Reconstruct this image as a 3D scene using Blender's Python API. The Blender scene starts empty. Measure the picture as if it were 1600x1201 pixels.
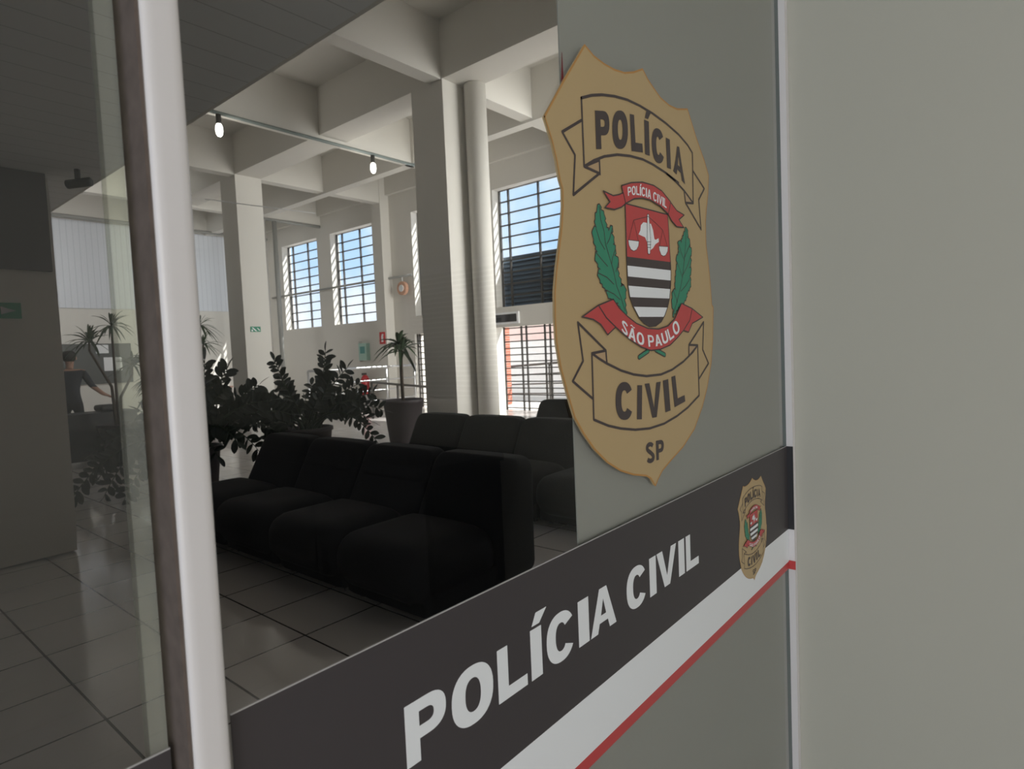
import bpy, bmesh, math, random
from mathutils import Vector, Matrix
from mathutils.geometry import tessellate_polygon
import numpy as np
R = math.radians
PI = math.pi
scn = bpy.context.scene
COL = scn.collection

# ------------------------------------------------------------------ camera
YAW, PITCH, ROLL, FPX = 0.69981259, 0.0531397, -0.04315411, 959.056
def _rot(y, p, r):
    cy, sy, cp, sp, cr, sr = math.cos(y), math.sin(y), math.cos(p), math.sin(p), math.cos(r), math.sin(r)
    Y = np.array([[cy, 0, sy], [0, 1, 0], [-sy, 0, cy]])
    P = np.array([[1, 0, 0], [0, cp, -sp], [0, sp, cp]])
    Q = np.array([[cr, -sr, 0], [sr, cr, 0], [0, 0, 1]])
    return Q @ P @ Y
_M = _rot(YAW, PITCH, ROLL)
_W = np.array([[1, 0, 0], [0, 0, 1], [0, -1, 0]], float)
_ax = [(_W @ _M.T @ np.array(v, float)) for v in ((1, 0, 0), (0, -1, 0), (0, 0, -1))]
EYE = 1.5
cam_d = bpy.data.cameras.new('camera')
cam = bpy.data.objects.new('camera', cam_d)
COL.objects.link(cam)
cam.matrix_world = Matrix([[_ax[0][i], _ax[1][i], _ax[2][i], (0, 0, EYE)[i]] for i in range(3)] + [[0, 0, 0, 1]])
cam_d.sensor_width = 36.0
cam_d.lens = FPX / 1600 * 36
cam_d.clip_start = 0.02
cam_d.clip_end = 300
cam_d.dof.use_dof = True
cam_d.dof.focus_distance = 1.25
cam_d.dof.aperture_fstop = 10.0
scn.camera = cam

# ------------------------------------------------------------------ world, lights, exposure
scn.view_settings.view_transform = 'Standard'
scn.view_settings.look = 'None'
scn.view_settings.gamma = 1.0
scn.view_settings.use_curve_mapping = False
scn.view_settings.exposure = 0.0

world = bpy.data.worlds.new('sky')
scn.world = world
world.use_nodes = True
nt = world.node_tree
nt.nodes.clear()
w_out = nt.nodes.new('ShaderNodeOutputWorld')
w_bg = nt.nodes.new('ShaderNodeBackground')
w_tc = nt.nodes.new('ShaderNodeTexCoord')
w_n = nt.nodes.new('ShaderNodeTexNoise')
w_n.inputs['Scale'].default_value = 5.0
w_n.inputs['Detail'].default_value = 6.0
w_r = nt.nodes.new('ShaderNodeValToRGB')
w_r.color_ramp.elements[0].position = 0.44
w_r.color_ramp.elements[0].color = (0.50, 0.72, 1.0, 1)
w_r.color_ramp.elements[1].position = 0.62
w_r.color_ramp.elements[1].color = (0.93, 0.96, 1.0, 1)
nt.links.new(w_tc.outputs['Generated'], w_n.inputs['Vector'])
nt.links.new(w_n.outputs['Fac'], w_r.inputs['Fac'])
nt.links.new(w_r.outputs['Color'], w_bg.inputs['Color'])
w_bg.inputs['Strength'].default_value = 1.35
nt.links.new(w_bg.outputs['Background'], w_out.inputs['Surface'])

def light(name, kind, energy, loc, aim=None, size=None, color=(1, 1, 1), angle=None, spread=None):
    l = bpy.data.lights.new(name, kind)
    l.energy = energy
    l.color = color
    if spread: l.spread = spread
    if size:
        l.shape = 'RECTANGLE'
        l.size, l.size_y = size
    if angle: l.angle = angle
    o = bpy.data.objects.new(name, l)
    COL.objects.link(o)
    o.location = loc
    if aim is not None:
        o.rotation_euler = (Vector(aim) - Vector(loc)).to_track_quat('-Z', 'Y').to_euler()
    return o
light('sun', 'SUN', 14.0, (6, 20, 20), aim=(6 - 0.60, 20 - 0.80, 20 - 1.35), color=(1, 0.96, 0.91), angle=R(0.6))
# fill light added on the hall's east side, hidden behind the grey panel
light('hall_east_fill', 'AREA', 210, (-2.0, 10.0, 3.2), aim=(-12, 10.2, 2.6), size=(3.4, 5.6), color=(1, 0.98, 0.95), spread=R(95))
light('mezzanine_fill', 'AREA', 70, (-16.4, 2.4, 5.2), aim=(-22, 7.5, 3.2), size=(2.5, 2.0), spread=R(110))  # unseen fill added above the soffit to brighten the left wall
# daylight from the street side of the entrance
light('entrance_daylight', 'AREA', 92, (3.6, -2.6, 1.6), aim=(-0.5, 1.2, 1.3), size=(3.0, 2.4), color=(1.0, 0.975, 0.94))

# ------------------------------------------------------------------ materials
MATS = {}
def mat(name, col, rough=0.6, metal=0.0, noise=0.0, nscale=8.0, bump=0.0, spec=0.5, emit=None, estr=0.0):
    if name in MATS: return MATS[name]
    m = bpy.data.materials.new(name)
    m.use_nodes = True
    n = m.node_tree
    b = n.nodes['Principled BSDF']
    b.inputs['Base Color'].default_value = (*col, 1)
    b.inputs['Roughness'].default_value = rough
    b.inputs['Metallic'].default_value = metal
    b.inputs['Specular IOR Level'].default_value = spec
    if emit:
        b.inputs['Emission Color'].default_value = (*emit, 1)
        b.inputs['Emission Strength'].default_value = estr
    if noise > 0 or bump > 0:
        tc = n.nodes.new('ShaderNodeTexCoord')
        t = n.nodes.new('ShaderNodeTexNoise')
        t.inputs['Scale'].default_value = nscale
        t.inputs['Detail'].default_value = 5
        n.links.new(tc.outputs['Object'], t.inputs['Vector'])
        if noise > 0:
            r = n.nodes.new('ShaderNodeMapRange')
            r.inputs['To Min'].default_value = 1 - noise
            r.inputs['To Max'].default_value = 1 + noise
            n.links.new(t.outputs['Fac'], r.inputs['Value'])
            x = n.nodes.new('ShaderNodeVectorMath')
            x.operation = 'SCALE'
            x.inputs[0].default_value = col
            n.links.new(r.outputs['Result'], x.inputs['Scale'])
            n.links.new(x.outputs['Vector'], b.inputs['Base Color'])
        if bump > 0:
            bp = n.nodes.new('ShaderNodeBump')
            bp.inputs['Strength'].default_value = bump
            bp.inputs['Distance'].default_value = 0.01
            n.links.new(t.outputs['Fac'], bp.inputs['Height'])
            n.links.new(bp.outputs['Normal'], b.inputs['Normal'])
    MATS[name] = m
    return m

def line_mat(name, base, line, axes, period, offs, width, rough, noise=0.06):
    """flat colour with thin joint lines at every period along the given axes (object space)"""
    m = bpy.data.materials.new(name)
    m.use_nodes = True
    n = m.node_tree
    b = n.nodes['Principled BSDF']
    b.inputs['Roughness'].default_value = rough
    tc = n.nodes.new('ShaderNodeTexCoord')
    sp = n.nodes.new('ShaderNodeSeparateXYZ')
    n.links.new(tc.outputs['Object'], sp.inputs[0])
    prev = None
    for a, p, o in zip(axes, period, offs):
        s = n.nodes.new('ShaderNodeMath'); s.operation = 'SUBTRACT'; s.inputs[1].default_value = o - width / 2
        n.links.new(sp.outputs['XYZ'.index(a)], s.inputs[0])
        d = n.nodes.new('ShaderNodeMath'); d.operation = 'FLOORED_MODULO'; d.inputs[1].default_value = p
        n.links.new(s.outputs[0], d.inputs[0])
        l = n.nodes.new('ShaderNodeMath'); l.operation = 'LESS_THAN'; l.inputs[1].default_value = width
        n.links.new(d.outputs[0], l.inputs[0])
        if prev is None: prev = l
        else:
            x = n.nodes.new('ShaderNodeMath'); x.operation = 'MAXIMUM'
            n.links.new(prev.outputs[0], x.inputs[0]); n.links.new(l.outputs[0], x.inputs[1])
            prev = x
    t = n.nodes.new('ShaderNodeTexNoise'); t.inputs['Scale'].default_value = 1.7; t.inputs['Detail'].default_value = 6
    n.links.new(tc.outputs['Object'], t.inputs['Vector'])
    r = n.nodes.new('ShaderNodeMapRange'); r.inputs['To Min'].default_value = 1 - noise; r.inputs['To Max'].default_value = 1 + noise
    n.links.new(t.outputs['Fac'], r.inputs['Value'])
    x = n.nodes.new('ShaderNodeVectorMath'); x.operation = 'SCALE'; x.inputs[0].default_value = base
    n.links.new(r.outputs['Result'], x.inputs['Scale'])
    mx = n.nodes.new('ShaderNodeMix'); mx.data_type = 'RGBA'
    n.links.new(prev.outputs[0], mx.inputs['Factor'])
    n.links.new(x.outputs['Vector'], mx.inputs['A'])
    mx.inputs['B'].default_value = (*line, 1)
    n.links.new(mx.outputs['Result'], b.inputs['Base Color'])
    MATS[name] = m
    return m

def glass_mat(name, tint, refl=1.0, haze=0.0, rough=0.0):
    m = bpy.data.materials.new(name)
    m.use_nodes = True
    n = m.node_tree
    n.nodes.clear()
    o = n.nodes.new('ShaderNodeOutputMaterial')
    tr = n.nodes.new('ShaderNodeBsdfTransparent'); tr.inputs['Color'].default_value = (*tint, 1)
    gl = n.nodes.new('ShaderNodeBsdfGlossy'); gl.inputs['Roughness'].default_value = rough
    fr = n.nodes.new('ShaderNodeFresnel'); fr.inputs['IOR'].default_value = 1.45
    mu = n.nodes.new('ShaderNodeMath'); mu.operation = 'MULTIPLY'; mu.inputs[1].default_value = refl
    ge = n.nodes.new('ShaderNodeNewGeometry')
    fl = n.nodes.new('ShaderNodeMath'); fl.operation = 'MULTIPLY_ADD'; fl.inputs[1].default_value = -1.0; fl.inputs[2].default_value = 1.0
    n.links.new(ge.outputs['Backfacing'], fl.inputs[0])
    ml = n.nodes.new('ShaderNodeMath'); ml.operation = 'MULTIPLY'
    n.links.new(fr.outputs[0], ml.inputs[0]); n.links.new(fl.outputs[0], ml.inputs[1])
    n.links.new(ml.outputs[0], mu.inputs[0])
    mix = n.nodes.new('ShaderNodeMixShader')
    n.links.new(mu.outputs[0], mix.inputs['Fac'])
    base = tr
    if haze > 0:
        df = n.nodes.new('ShaderNodeBsdfDiffuse'); df.inputs['Color'].default_value = (0.8, 0.8, 0.75, 1)
        m2 = n.nodes.new('ShaderNodeMixShader'); m2.inputs['Fac'].default_value = haze
        n.links.new(tr.outputs[0], m2.inputs[1]); n.links.new(df.outputs[0], m2.inputs[2])
        base = m2
    n.links.new(base.outputs[0], mix.inputs[1]); n.links.new(gl.outputs[0], mix.inputs[2])
    n.links.new(mix.outputs[0], o.inputs['Surface'])
    MATS[name] = m
    return m

plaster = mat('cream_plaster', (0.73, 0.705, 0.65), 0.8, noise=0.03, nscale=0.8, bump=0.05)
greywall = mat('dull_grey_paint', (0.58, 0.54, 0.49), 0.85, noise=0.04, nscale=1.5)
partition = mat('beige_grey_panel_paint', (0.50, 0.482, 0.41), 0.7, noise=0.02, nscale=2)
floor_m = line_mat('floor_tiles', (0.56, 0.52, 0.495), (0.05, 0.045, 0.04), 'XY', (0.475, 0.475), (-3.03, 0.798), 0.011, 0.13)
soffit_m = line_mat('soffit_slats', (0.80, 0.80, 0.79), (0.58, 0.58, 0.57), 'X', (0.2,), (0.05,), 0.008, 0.7, 0.03)
panel_m = line_mat('ribbed_panel', (0.74, 0.77, 0.82), (0.62, 0.65, 0.70), 'Y', (0.16,), (0.0,), 0.02, 0.5, 0.03)
white_alu = mat('white_aluminium', (0.76, 0.72, 0.71), 0.35, noise=0.02, nscale=5)
black_fab = mat('black_fabric', (0.013, 0.013, 0.014), 0.8, spec=0.2)
iron = mat('dark_iron', (0.06, 0.055, 0.05), 0.5)
steel = mat('brushed_steel', (0.62, 0.62, 0.62), 0.3, metal=0.9)
dark_grey = mat('dark_grey', (0.045, 0.045, 0.047), 0.6)
pot_m = mat('dark_pot_clay', (0.05, 0.04, 0.043), 0.65, noise=0.1, nscale=6)
soil = mat('soil', (0.03, 0.02, 0.015), 0.9, noise=0.3, nscale=40)
leaf_d = mat('dark_green_leaf', (0.012, 0.022, 0.014), 0.5, noise=0.3, nscale=6)
leaf_l = mat('green_strap_leaf', (0.05, 0.085, 0.04), 0.5, noise=0.3, nscale=5)
stem_m = mat('green_stem', (0.03, 0.05, 0.025), 0.5, noise=0.2)
trunk_m = mat('brown_trunk', (0.08, 0.06, 0.045), 0.8, noise=0.3, nscale=20)
gold = mat('matt_gold_print', (0.51, 0.365, 0.185), 0.42, noise=0.02, nscale=3)
gold_edge = mat('gold_edge', (0.50, 0.25, 0.07), 0.5)
goldfold = mat('fold_tan_print', (0.50, 0.34, 0.19), 0.45)
ink = mat('black_print', (0.062, 0.045, 0.045), 0.4)
red = mat('red_print', (0.56, 0.065, 0.065), 0.4)
white = mat('white_print', (0.88, 0.89, 0.90), 0.4)
green = mat('green_print', (0.035, 0.26, 0.15), 0.4)
band_black = mat('black_vinyl', (0.056, 0.048, 0.05), 0.5)
film_m = mat('grey_film', (0.41, 0.395, 0.355), 0.5, noise=0.02, nscale=2)
glass_r = glass_mat('partition_glass', (0.93, 0.94, 0.935), 1.0)
glass_l = glass_mat('door_glass', (0.86, 0.86, 0.85), 1.0, haze=0.022)
glass_w = glass_mat('window_glass', (0.97, 0.98, 1.0), 0.6)
brush = mat('brown_brush_seal', (0.13, 0.10, 0.085), 0.9, noise=0.4, nscale=60)

# ------------------------------------------------------------------ helpers
def tag(o, label=None, cat=None, group=None, kind=None):
    if label: o['label'] = label
    if cat: o['category'] = cat
    if group: o['group'] = group
    if kind: o['kind'] = kind
    return o

def empty(name, loc=(0, 0, 0), rz=0.0):
    o = bpy.data.objects.new(name, None)
    o.empty_display_size = 0.1
    COL.objects.link(o)
    o.location = loc
    o.rotation_euler = (0, 0, rz)
    return o

class MB:
    def __init__(s): s.v = []; s.f = []; s.mi = []; s.cur = 0
    def add(s, vs, fs):
        n = len(s.v)
        s.v += [tuple(p) for p in vs]
        s.f += [tuple(i + n for i in f) for f in fs]
        s.mi += [s.cur] * len(fs)
        return s
    def box(s, a, b):
        x0, x1 = sorted((a[0], b[0])); y0, y1 = sorted((a[1], b[1])); z0, z1 = sorted((a[2], b[2]))
        vs = [(x, y, z) for z in (z0, z1) for x, y in ((x0, y0), (x1, y0), (x1, y1), (x0, y1))]
        return s.add(vs, [(3, 2, 1, 0), (4, 5, 6, 7), (0, 1, 5, 4), (1, 2, 6, 5), (2, 3, 7, 6), (3, 0, 4, 7)])
    def tube(s, pts, r, n=10, cap=True):
        pts = [Vector(p) for p in pts]
        rs = r if isinstance(r, (list, tuple)) else [r] * len(pts)
        vs = []; prev = None
        for i, p in enumerate(pts):
            d = (pts[min(i + 1, len(pts) - 1)] - pts[max(i - 1, 0)]).normalized()
            if prev is None:
                u = d.orthogonal().normalized()
            else:
                u = (prev - d * prev.dot(d))
                u = u.normalized() if u.length > 1e-6 else d.orthogonal().normalized()
            prev = u
            w = d.cross(u)
            for k in range(n):
                a = 2 * PI * k / n
                vs.append(p + (u * math.cos(a) + w * math.sin(a)) * rs[i])
        fs = [(i * n + k, i * n + (k + 1) % n, (i + 1) * n + (k + 1) % n, (i + 1) * n + k) for i in range(len(pts) - 1) for k in range(n)]
        if cap:
            fs.append(tuple(range(n))[::-1]); fs.append(tuple((len(pts) - 1) * n + k for k in range(n)))
        return s.add(vs, fs)
    def lathe(s, prof, c=(0, 0, 0), n=32):
        vs = [(c[0] + r * math.cos(2 * PI * k / n), c[1] + r * math.sin(2 * PI * k / n), c[2] + z) for r, z in prof for k in range(n)]
        fs = [(i * n + k, i * n + (k + 1) % n, (i + 1) * n + (k + 1) % n, (i + 1) * n + k) for i in range(len(prof) - 1) for k in range(n)]
        return s.add(vs, fs)
    def rbox(s, a, b, r, n=8, fn=None):
        """rounded box: a subdivided cube shrunk to its corners' radius; fn bends each point"""
        a = Vector(a); b = Vector(b); c = (a + b) / 2; h = (b - a) / 2
        r = min(r, h.x * .98, h.y * .98, h.z * .98)
        seen = {}; vs = []; fs = []
        def idx(p):
            k = tuple(round(t, 5) for t in p)
            if k in seen: return seen[k]
            q = Vector([math.copysign(1 - (1 - abs(t)) ** 1.6, t) for t in p])
            w = Vector((q.x * h.x, q.y * h.y, q.z * h.z))
            core = Vector([max(-(h[i] - r), min(h[i] - r, w[i])) for i in range(3)])
            d = w - core
            if d.length > 1e-9: w = core + d.normalized() * r if sum(1 for t in d if abs(t) > 1e-9) > 1 else w
            w = w + c
            if fn: w = fn(w)
            seen[k] = len(vs); vs.append(w)
            return seen[k]
        for ax in range(3):
            for sg in (-1, 1):
                for i in range(n):
                    for j in range(n):
                        q = []
                        for di, dj in ((0, 0), (1, 0), (1, 1), (0, 1)):
                            p = [0, 0, 0]
                            p[ax] = sg; p[(ax + 1) % 3] = -1 + 2 * (i + di) / n; p[(ax + 2) % 3] = -1 + 2 * (j + dj) / n
                            q.append(idx(p))
                        fs.append(tuple(q) if sg > 0 else tuple(q[::-1]))
        return s.add(vs, fs)
    def build(s, name, m, parent=None, smooth=False, loc=None):
        me = bpy.data.meshes.new(name)
        me.from_pydata(s.v, [], s.f)
        for x in (m if isinstance(m, (list, tuple)) else [m]): me.materials.append(x)
        if any(s.mi): me.polygons.foreach_set('material_index', s.mi)
        if smooth: me.polygons.foreach_set('use_smooth', [True] * len(me.polygons))
        me.update()
        o = bpy.data.objects.new(name, me)
        COL.objects.link(o)
        if parent: o.parent = parent
        if loc: o.location = loc
        return o

def struct(name, mb, m, parent=None):
    o = mb.build(name, m, parent)
    if not parent: o['kind'] = 'structure'
    return o
def copy_tree(o, parent=None):
    c = o.copy()
    COL.objects.link(c)
    if parent: c.parent = parent
    for ch in list(o.children): copy_tree(ch, c)
    return c

# ------------------------------------------------------------------ setting: hall
ZC = 7.0          # slab
YW = 12.0         # window wall inner face
XL = -22.0        # left wall inner face
struct('floor', MB().box((-30, -4.5, -0.2), (4.6, 12.35, 0)), floor_m)
struct('ceiling', MB().box((-22.4, 1.6, ZC), (0.5, 12.35, ZC + 0.2)), plaster)
# mezzanine slab whose slatted underside is the dark ceiling near the camera
struct('ceiling_mezzanine', MB().box((-22.2, -4.5, 3.07), (-0.48, 1.80, 3.25)), soffit_m)
struct('trim_mezzanine_edge', MB().box((-22.2, 1.80, 3.075), (-0.48, 1.83, 3.45)), plaster)

# window wall with openings
WINS = [(-20.75, -18.5), (-17.72, -15.48), (-13.65, -11.4), (-10.5, -8.25), (-6.6, -4.4)]
GATES = [(-13.75, -12.4), (-10.62, -7.6)]
WZ0, WZ1, GZ = 2.65, 5.65, 2.14
wall = MB()
T = 0.34
xs = sorted(set([XL - .4, -2.5] + [x for w in WINS + GATES for x in w]))
for a, b in zip(xs[:-1], xs[1:]):
    m_ = (a + b) / 2
    inw = any(w[0] < m_ < w[1] for w in WINS)
    ing = any(w[0] < m_ < w[1] for w in GATES)
    z = 0
    segs = []
    if ing: z = GZ
    if inw:
        segs.append((z, WZ0)); segs.append((WZ1, ZC))
    else: segs.append((z, ZC))
    for s0, s1 in segs: wall.box((a, YW, s0), (b, YW + T, s1))
struct('wall_back', wall, plaster)
struct('wall_left', MB().box((XL - 0.3, -4.5, 0), (XL, YW, ZC)), plaster)
struct('wall_front', MB().box((-22.2, -4.6, 0), (-0.5, -4.5, 3.07)), plaster)
struct('wall_east', MB().box((-0.5, 1.9, 0), (-0.4, 12.3, ZC)), greywall)
struct('wall_mezzanine', MB().box((-22.2, 1.2, 3.25), (-0.48, 1.35, ZC)), greywall)

# pilasters and columns
for i, x in enumerate((-14.63, -7.42)):
    struct('column_pilaster', MB().box((x - 0.42, YW - 0.32, 0), (x, YW, ZC)), plaster)
CY0, CY1 = 7.35, 8.02
for i, x in enumerate((-14.63, -7.42)):
    struct('column', MB().box((x - 0.77, CY0, 0), (x, CY1, 6.10)), plaster)
# round downpipe behind the near column
pp = MB().tube([(-7.215, 7.92, 0), (-7.215, 7.92, 6.05)], 0.185, 28)
tag(pp.build('downpipe', plaster, smooth=True), 'cream painted round downpipe standing against the near square column', 'pipe')

def beam(name, a, b): struct(name, MB().box(a, b), plaster)
beam('trim_main_beam', (XL, CY0 + 0.01, 6.06), (-0.5, CY1 - .01, ZC))
for x in (-22.0, -14.93, -7.72): beam('trim_cross_beam', (x, 1.83, 6.05), (x + 0.28, YW, ZC))
for x in (-18.5, -11.3, -4.6): beam('trim_secondary_beam', (x, 1.83, 6.0), (x + 0.27, YW, ZC))
for y in (9.8,): beam('trim_secondary_beam', (XL, y, 6.0), (-0.5, y + 0.25, ZC))
beam('trim_wall_beam', (XL, YW - 0.12, 6.3), (-0.5, YW, ZC))

# dark wall end below the mezzanine at the far left
struct('wall_lobby', MB().rbox((-7.2, -4.4, 0), (-6.0, 1.50, 3.07), 0.05, 6), greywall)
struct('trim_lobby_band', MB().box((-7.25, -4.4, 2.30), (-5.97, 1.455, 3.068)), mat('charcoal_paint', (0.15, 0.14, 0.145), 0.8))

# ribbed pale panel on the left wall
pr = MB().box((XL, 2.2, 3.38), (XL + 0.04, 10.9, 6.02)).build('ribbed_wall_panel', panel_m)
tag(pr, 'pale blue ribbed metal panel covering the upper left wall', 'wall panel')

# windows
def grille(parent, x0, x1, z0, z1, y, rows, ver, t=0.022, m=iron):
    for zi in range(rows + 1):
        z = z0 + (z1 - z0) * zi / rows
        MB().box((x0, y - 0.02, z - t), (x1, y + 0.02, z + t)).build('glazing_bar', m, parent)
    for xx in ver:
        MB().box((xx - t, y - 0.025, z0), (xx + t, y + 0.025, z1)).build('mullion', m, parent)
for i, (a, b) in enumerate(WINS):
    w = empty('window_%d' % (i + 1), ((a + b) / 2, YW, WZ0)); w['kind'] = 'structure'
    inv = Vector((-(a + b) / 2, -YW, -WZ0))
    def sub(mb, name, m):
        mb.v = [tuple(Vector(p) + inv) for p in mb.v]
        return mb.build(name, m, w)
    y = YW + 0.26
    for zi in range(11):
        z = WZ0 + (WZ1 - WZ0) * zi / 10
        sub(MB().box((a, y - 0.02, z - 0.016), (b, y + 0.02, z + 0.016)), 'glazing_bar', iron)
    for xx in (a + 0.02, a + 0.32, (a + 0.32 + b) / 2, b - 0.02):
        sub(MB().box((xx - 0.018, y - 0.03, WZ0), (xx + 0.018, y + 0.03, WZ1)), 'mullion', iron)
    sub(MB().box((a, y + 0.025, WZ0), (b, y + 0.03, WZ1)), 'pane', glass_w)
for i, (a, b) in enumerate(GATES):
    g = empty('door_%d' % (i + 1), ((a + b) / 2, YW, 0)); g['kind'] = 'structure'
    inv = Vector((-(a + b) / 2, -YW, 0))
    y = YW + 0.1
    def sub(mb, name, m):
        mb.v = [tuple(Vector(p) + inv) for p in mb.v]
        return mb.build(name, m, g)
    for zi in range(13):
        z = 0.06 + (GZ - 0.1) * zi / 12
        sub(MB().box((a + (.22 if i else 0), y - 0.015, z - 0.013), (b, y + 0.015, z + 0.013)), 'grille_bar', iron)
    for xx in ([a + 0.24, a + 0.82, a + 0.98, a + 1.56, a + 1.72, a + 2.4, b - 0.03] if i else [a + 0.03, a + .12, a + 0.7, b - 0.03]):
        sub(MB().box((xx - 0.018, y - 0.02, 0), (xx + 0.018, y + 0.02, GZ)), 'grille_stile', iron)
# vent unit over the gate
v = empty('vent_grille', (-10.2, YW, 2.36))
tag(v, 'small white framed vent set in the wall above the barred gate', 'vent')
fr = MB()
for a, b in (((-0.44, -0.05, -0.15), (0.44, 0, -0.10)), ((-0.44, -0.05, 0.10), (0.44, 0, 0.15)), ((-0.44, -0.05, -0.10), (-0.38, 0, 0.10)), ((0.38, -0.05, -0.10), (0.44, 0, 0.10))): fr.box(a, b)
fr.build('frame', white, v)
MB().box((-0.38, -0.02, -0.10), (0.38, -0.001, 0.10)).build('louvre', dark_grey, v)

# outside: ground, boundary wall, louvred awnings, handrail
struct('ground_outside', MB().box((-40, 12.35, -0.25), (12, 60, -0.02)), mat('pale_concrete', (0.55, 0.53, 0.50), 0.9, noise=0.1, nscale=2))
struct('wall_boundary', MB().box((-30, 16.0, -0.02), (8, 16.2, 1.85)), mat('whitewash', (0.85, 0.86, 0.88), 0.9, noise=0.05))
struct('wall_boundary_top', MB().box((-30, 16.02, 1.85), (8, 16.2, 2.7)), mat('pink_render', (0.85, 0.68, 0.66), 0.9, noise=0.05))
br = line_mat('red_brick', (0.42, 0.13, 0.08), (0.45, 0.40, 0.36), 'XZ', (0.22, 0.07), (0, 0), 0.012, 0.9)
struct('wall_brick_pier', MB().box((-12.1, 13.3, -0.02), (-11.42, 13.55, 2.6)), br)
aw_m = mat('blue_black_slat', (0.05, 0.075, 0.10), 0.6)
for (a, b, z1), lab in (((-10.62, -7.9, 3.98), 'dark blue slatted shutter behind the lower half of the window nearest the gold badge'),
                   ((-13.75, -11.3, 3.72), 'dark blue slatted shutter outside the narrow strip of window left of the near column')):
    s_ = empty('slatted_shutter', ((a + b) / 2, YW + 0.42, WZ0)); tag(s_, lab, 'shutter', 'shutters outside the windows')
    hh = (b - a) / 2
    n_ = int((z1 - WZ0) / 0.115)
    MB().box((-hh, 0.03, 0), (hh, 0.05, z1 - WZ0)).build('backing', aw_m, s_)
    q = MB()
    for k in range(n_):
        z = 0.03 + k * 0.115
        q.add([(-hh, -0.03, z), (hh, -0.03, z), (hh, 0.03, z + 0.07), (-hh, 0.03, z + 0.07)], [(0, 1, 2, 3)])
        q.box((-hh, -0.035, z - 0.012), (hh, -0.025, z + 0.004))
    q.build('slats', mat('shutter_slat', (0.12, 0.18, 0.24), 0.5), s_)

def rail(name, pts_post, top, bars, r, m, label, group=None, barr=None):
    """handrail: posts at xy points, rails following them at the given heights (top may slope)"""
    x0, y0 = pts_post[0]
    e = empty(name, (x0, y0, 0))
    tag(e, label, 'handrail', group)
    P = [(x - x0, y - y0) for x, y in pts_post]
    L = len(P)
    tp = [top[0] + (top[1] - top[0]) * i / (L - 1) for i in range(L)]
    for (x, y), z in zip(P, tp): MB().tube([(x, y, 0), (x, y, z)], r, 10).build('post', m, e, True)
    MB().tube([(x, y, z) for (x, y), z in zip(P, tp)], r, 10).build('top_rail', m, e, True)
    for k in bars: MB().tube([(x, y, z * k) for (x, y), z in zip(P, tp)], barr or r * 0.6, 8).build('bar', m, e, True)
    return e
rail('handrail', [(-13.5, 8.3), (-13.5, 9.55), (-13.5, 10.7), (-13.5, 11.7)], (1.24, 1.24), (0.72, 0.5, 0.28), 0.032, steel, 'steel handrail with thin rails behind the bushy plant')
rail('handrail', [(-12.4, 9.35), (-11.35, 9.3), (-10.3, 9.3)], (0.90, 0.80), (0.55,), 0.028, mat('dark_steel', (0.15, 0.14, 0.13), 0.4, metal=0.6), 'dark low sloping handrail behind the tapered palm pot')
rail('handrail', [(-12.0, 13.9), (-10.3, 13.9), (-8.6, 13.9), (-6.9, 13.9)], (1.05, 1.30), (0.75, 0.5, 0.25), 0.035, iron, 'dark iron handrail outside beyond the barred gate')

# pipes and conduits
def pipe(name, pts, r, m, label, cat='pipe', group=None):
    o = MB().tube(pts, r, 10).build(name, m, smooth=True)
    return tag(o, label, cat, group)
gp = mat('grey_pipe', (0.30, 0.30, 0.28), 0.5)
pipe('wall_conduit', [(-21.4, 11.88, 3.86), (-16, 11.88, 3.86), (-13.62, 11.88, 3.84)], 0.035, gp, 'dark conduit running across the two left windows', 'conduit')
pipe('vertical_pipe', [(-18.2, 9.95, 0), (-18.2, 9.95, 5.93)], 0.07, mat('cream_pipe', (0.5, 0.47, 0.43), 0.5), 'left of the two tall thin pipes beside the far column', 'pipe', 'tall pipes beside the far column')
pipe('vertical_pipe', [(-18.2, 10.32, 0), (-18.2, 10.32, 5.93)], 0.07, gp, 'right of the two tall thin pipes beside the far column', 'pipe', 'tall pipes beside the far column')
pipe('ceiling_pipe', [(-18.2, 9.9, 5.96), (-18.2, 11.95, 5.96)], 0.05, gp, 'horizontal pipe on top of the two tall pipes by the left windows', 'pipe')
pipe('lighting_conduit', [(-11.0, 3.2, 5.95), (-11.0, 11.8, 5.95)], 0.032, mat('grey_green_conduit', (0.22, 0.26, 0.25), 0.5), 'grey green conduit under the ceiling beam carrying both bulbs', 'conduit')
pipe('hanging_wire', [(-15.0, 6.78, 5.44), (-13.2, 7.12, 5.00), (-11.5, 7.46, 4.59)], 0.011, white, 'thin pale wire stretched across in front of the far column below the beams', 'wire')
pipe('ceiling_pipe', [(-21.4, 5.1, 6.0), (-21.4, 11.8, 6.0)], 0.05, gp, 'grey pipe along the far left wall above the ribbed panel', 'pipe')

# bulbs
bulb_glass = mat('lit_bulb', (1, 1, 1), 0.3, emit=(1, 0.93, 0.86), estr=3.2)
def bulb(loc, lab):
    e = empty('light_bulb', loc); tag(e, lab, 'light bulb', 'bulbs under the conduit')
    MB().lathe([(0.0, 0), (0.045, 0), (0.045, -0.12), (0.05, -0.16), (0.0, -0.16)], n=14).build('socket', iron, e, True)
    MB().lathe([(0.04, -0.16), (0.06, -0.20), (0.066, -0.28), (0.055, -0.34), (0.03, -0.375), (0.0, -0.38)], n=16).build('bulb_glass', bulb_glass, e, True)
bulb((-11.0, 5.30, 5.92), 'lit bulb under the ceiling conduit nearer the white door post')
bulb((-11.0, 8.66, 5.92), 'lit bulb under the ceiling conduit nearer the near column')
for loc in ((-11.0, 5.30, 5.44), (-11.0, 8.66, 5.44)):
    l = light('bulb_light', 'POINT', 12, loc, color=(1, 0.93, 0.85)); l.data.shadow_soft_size = 0.06

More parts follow.
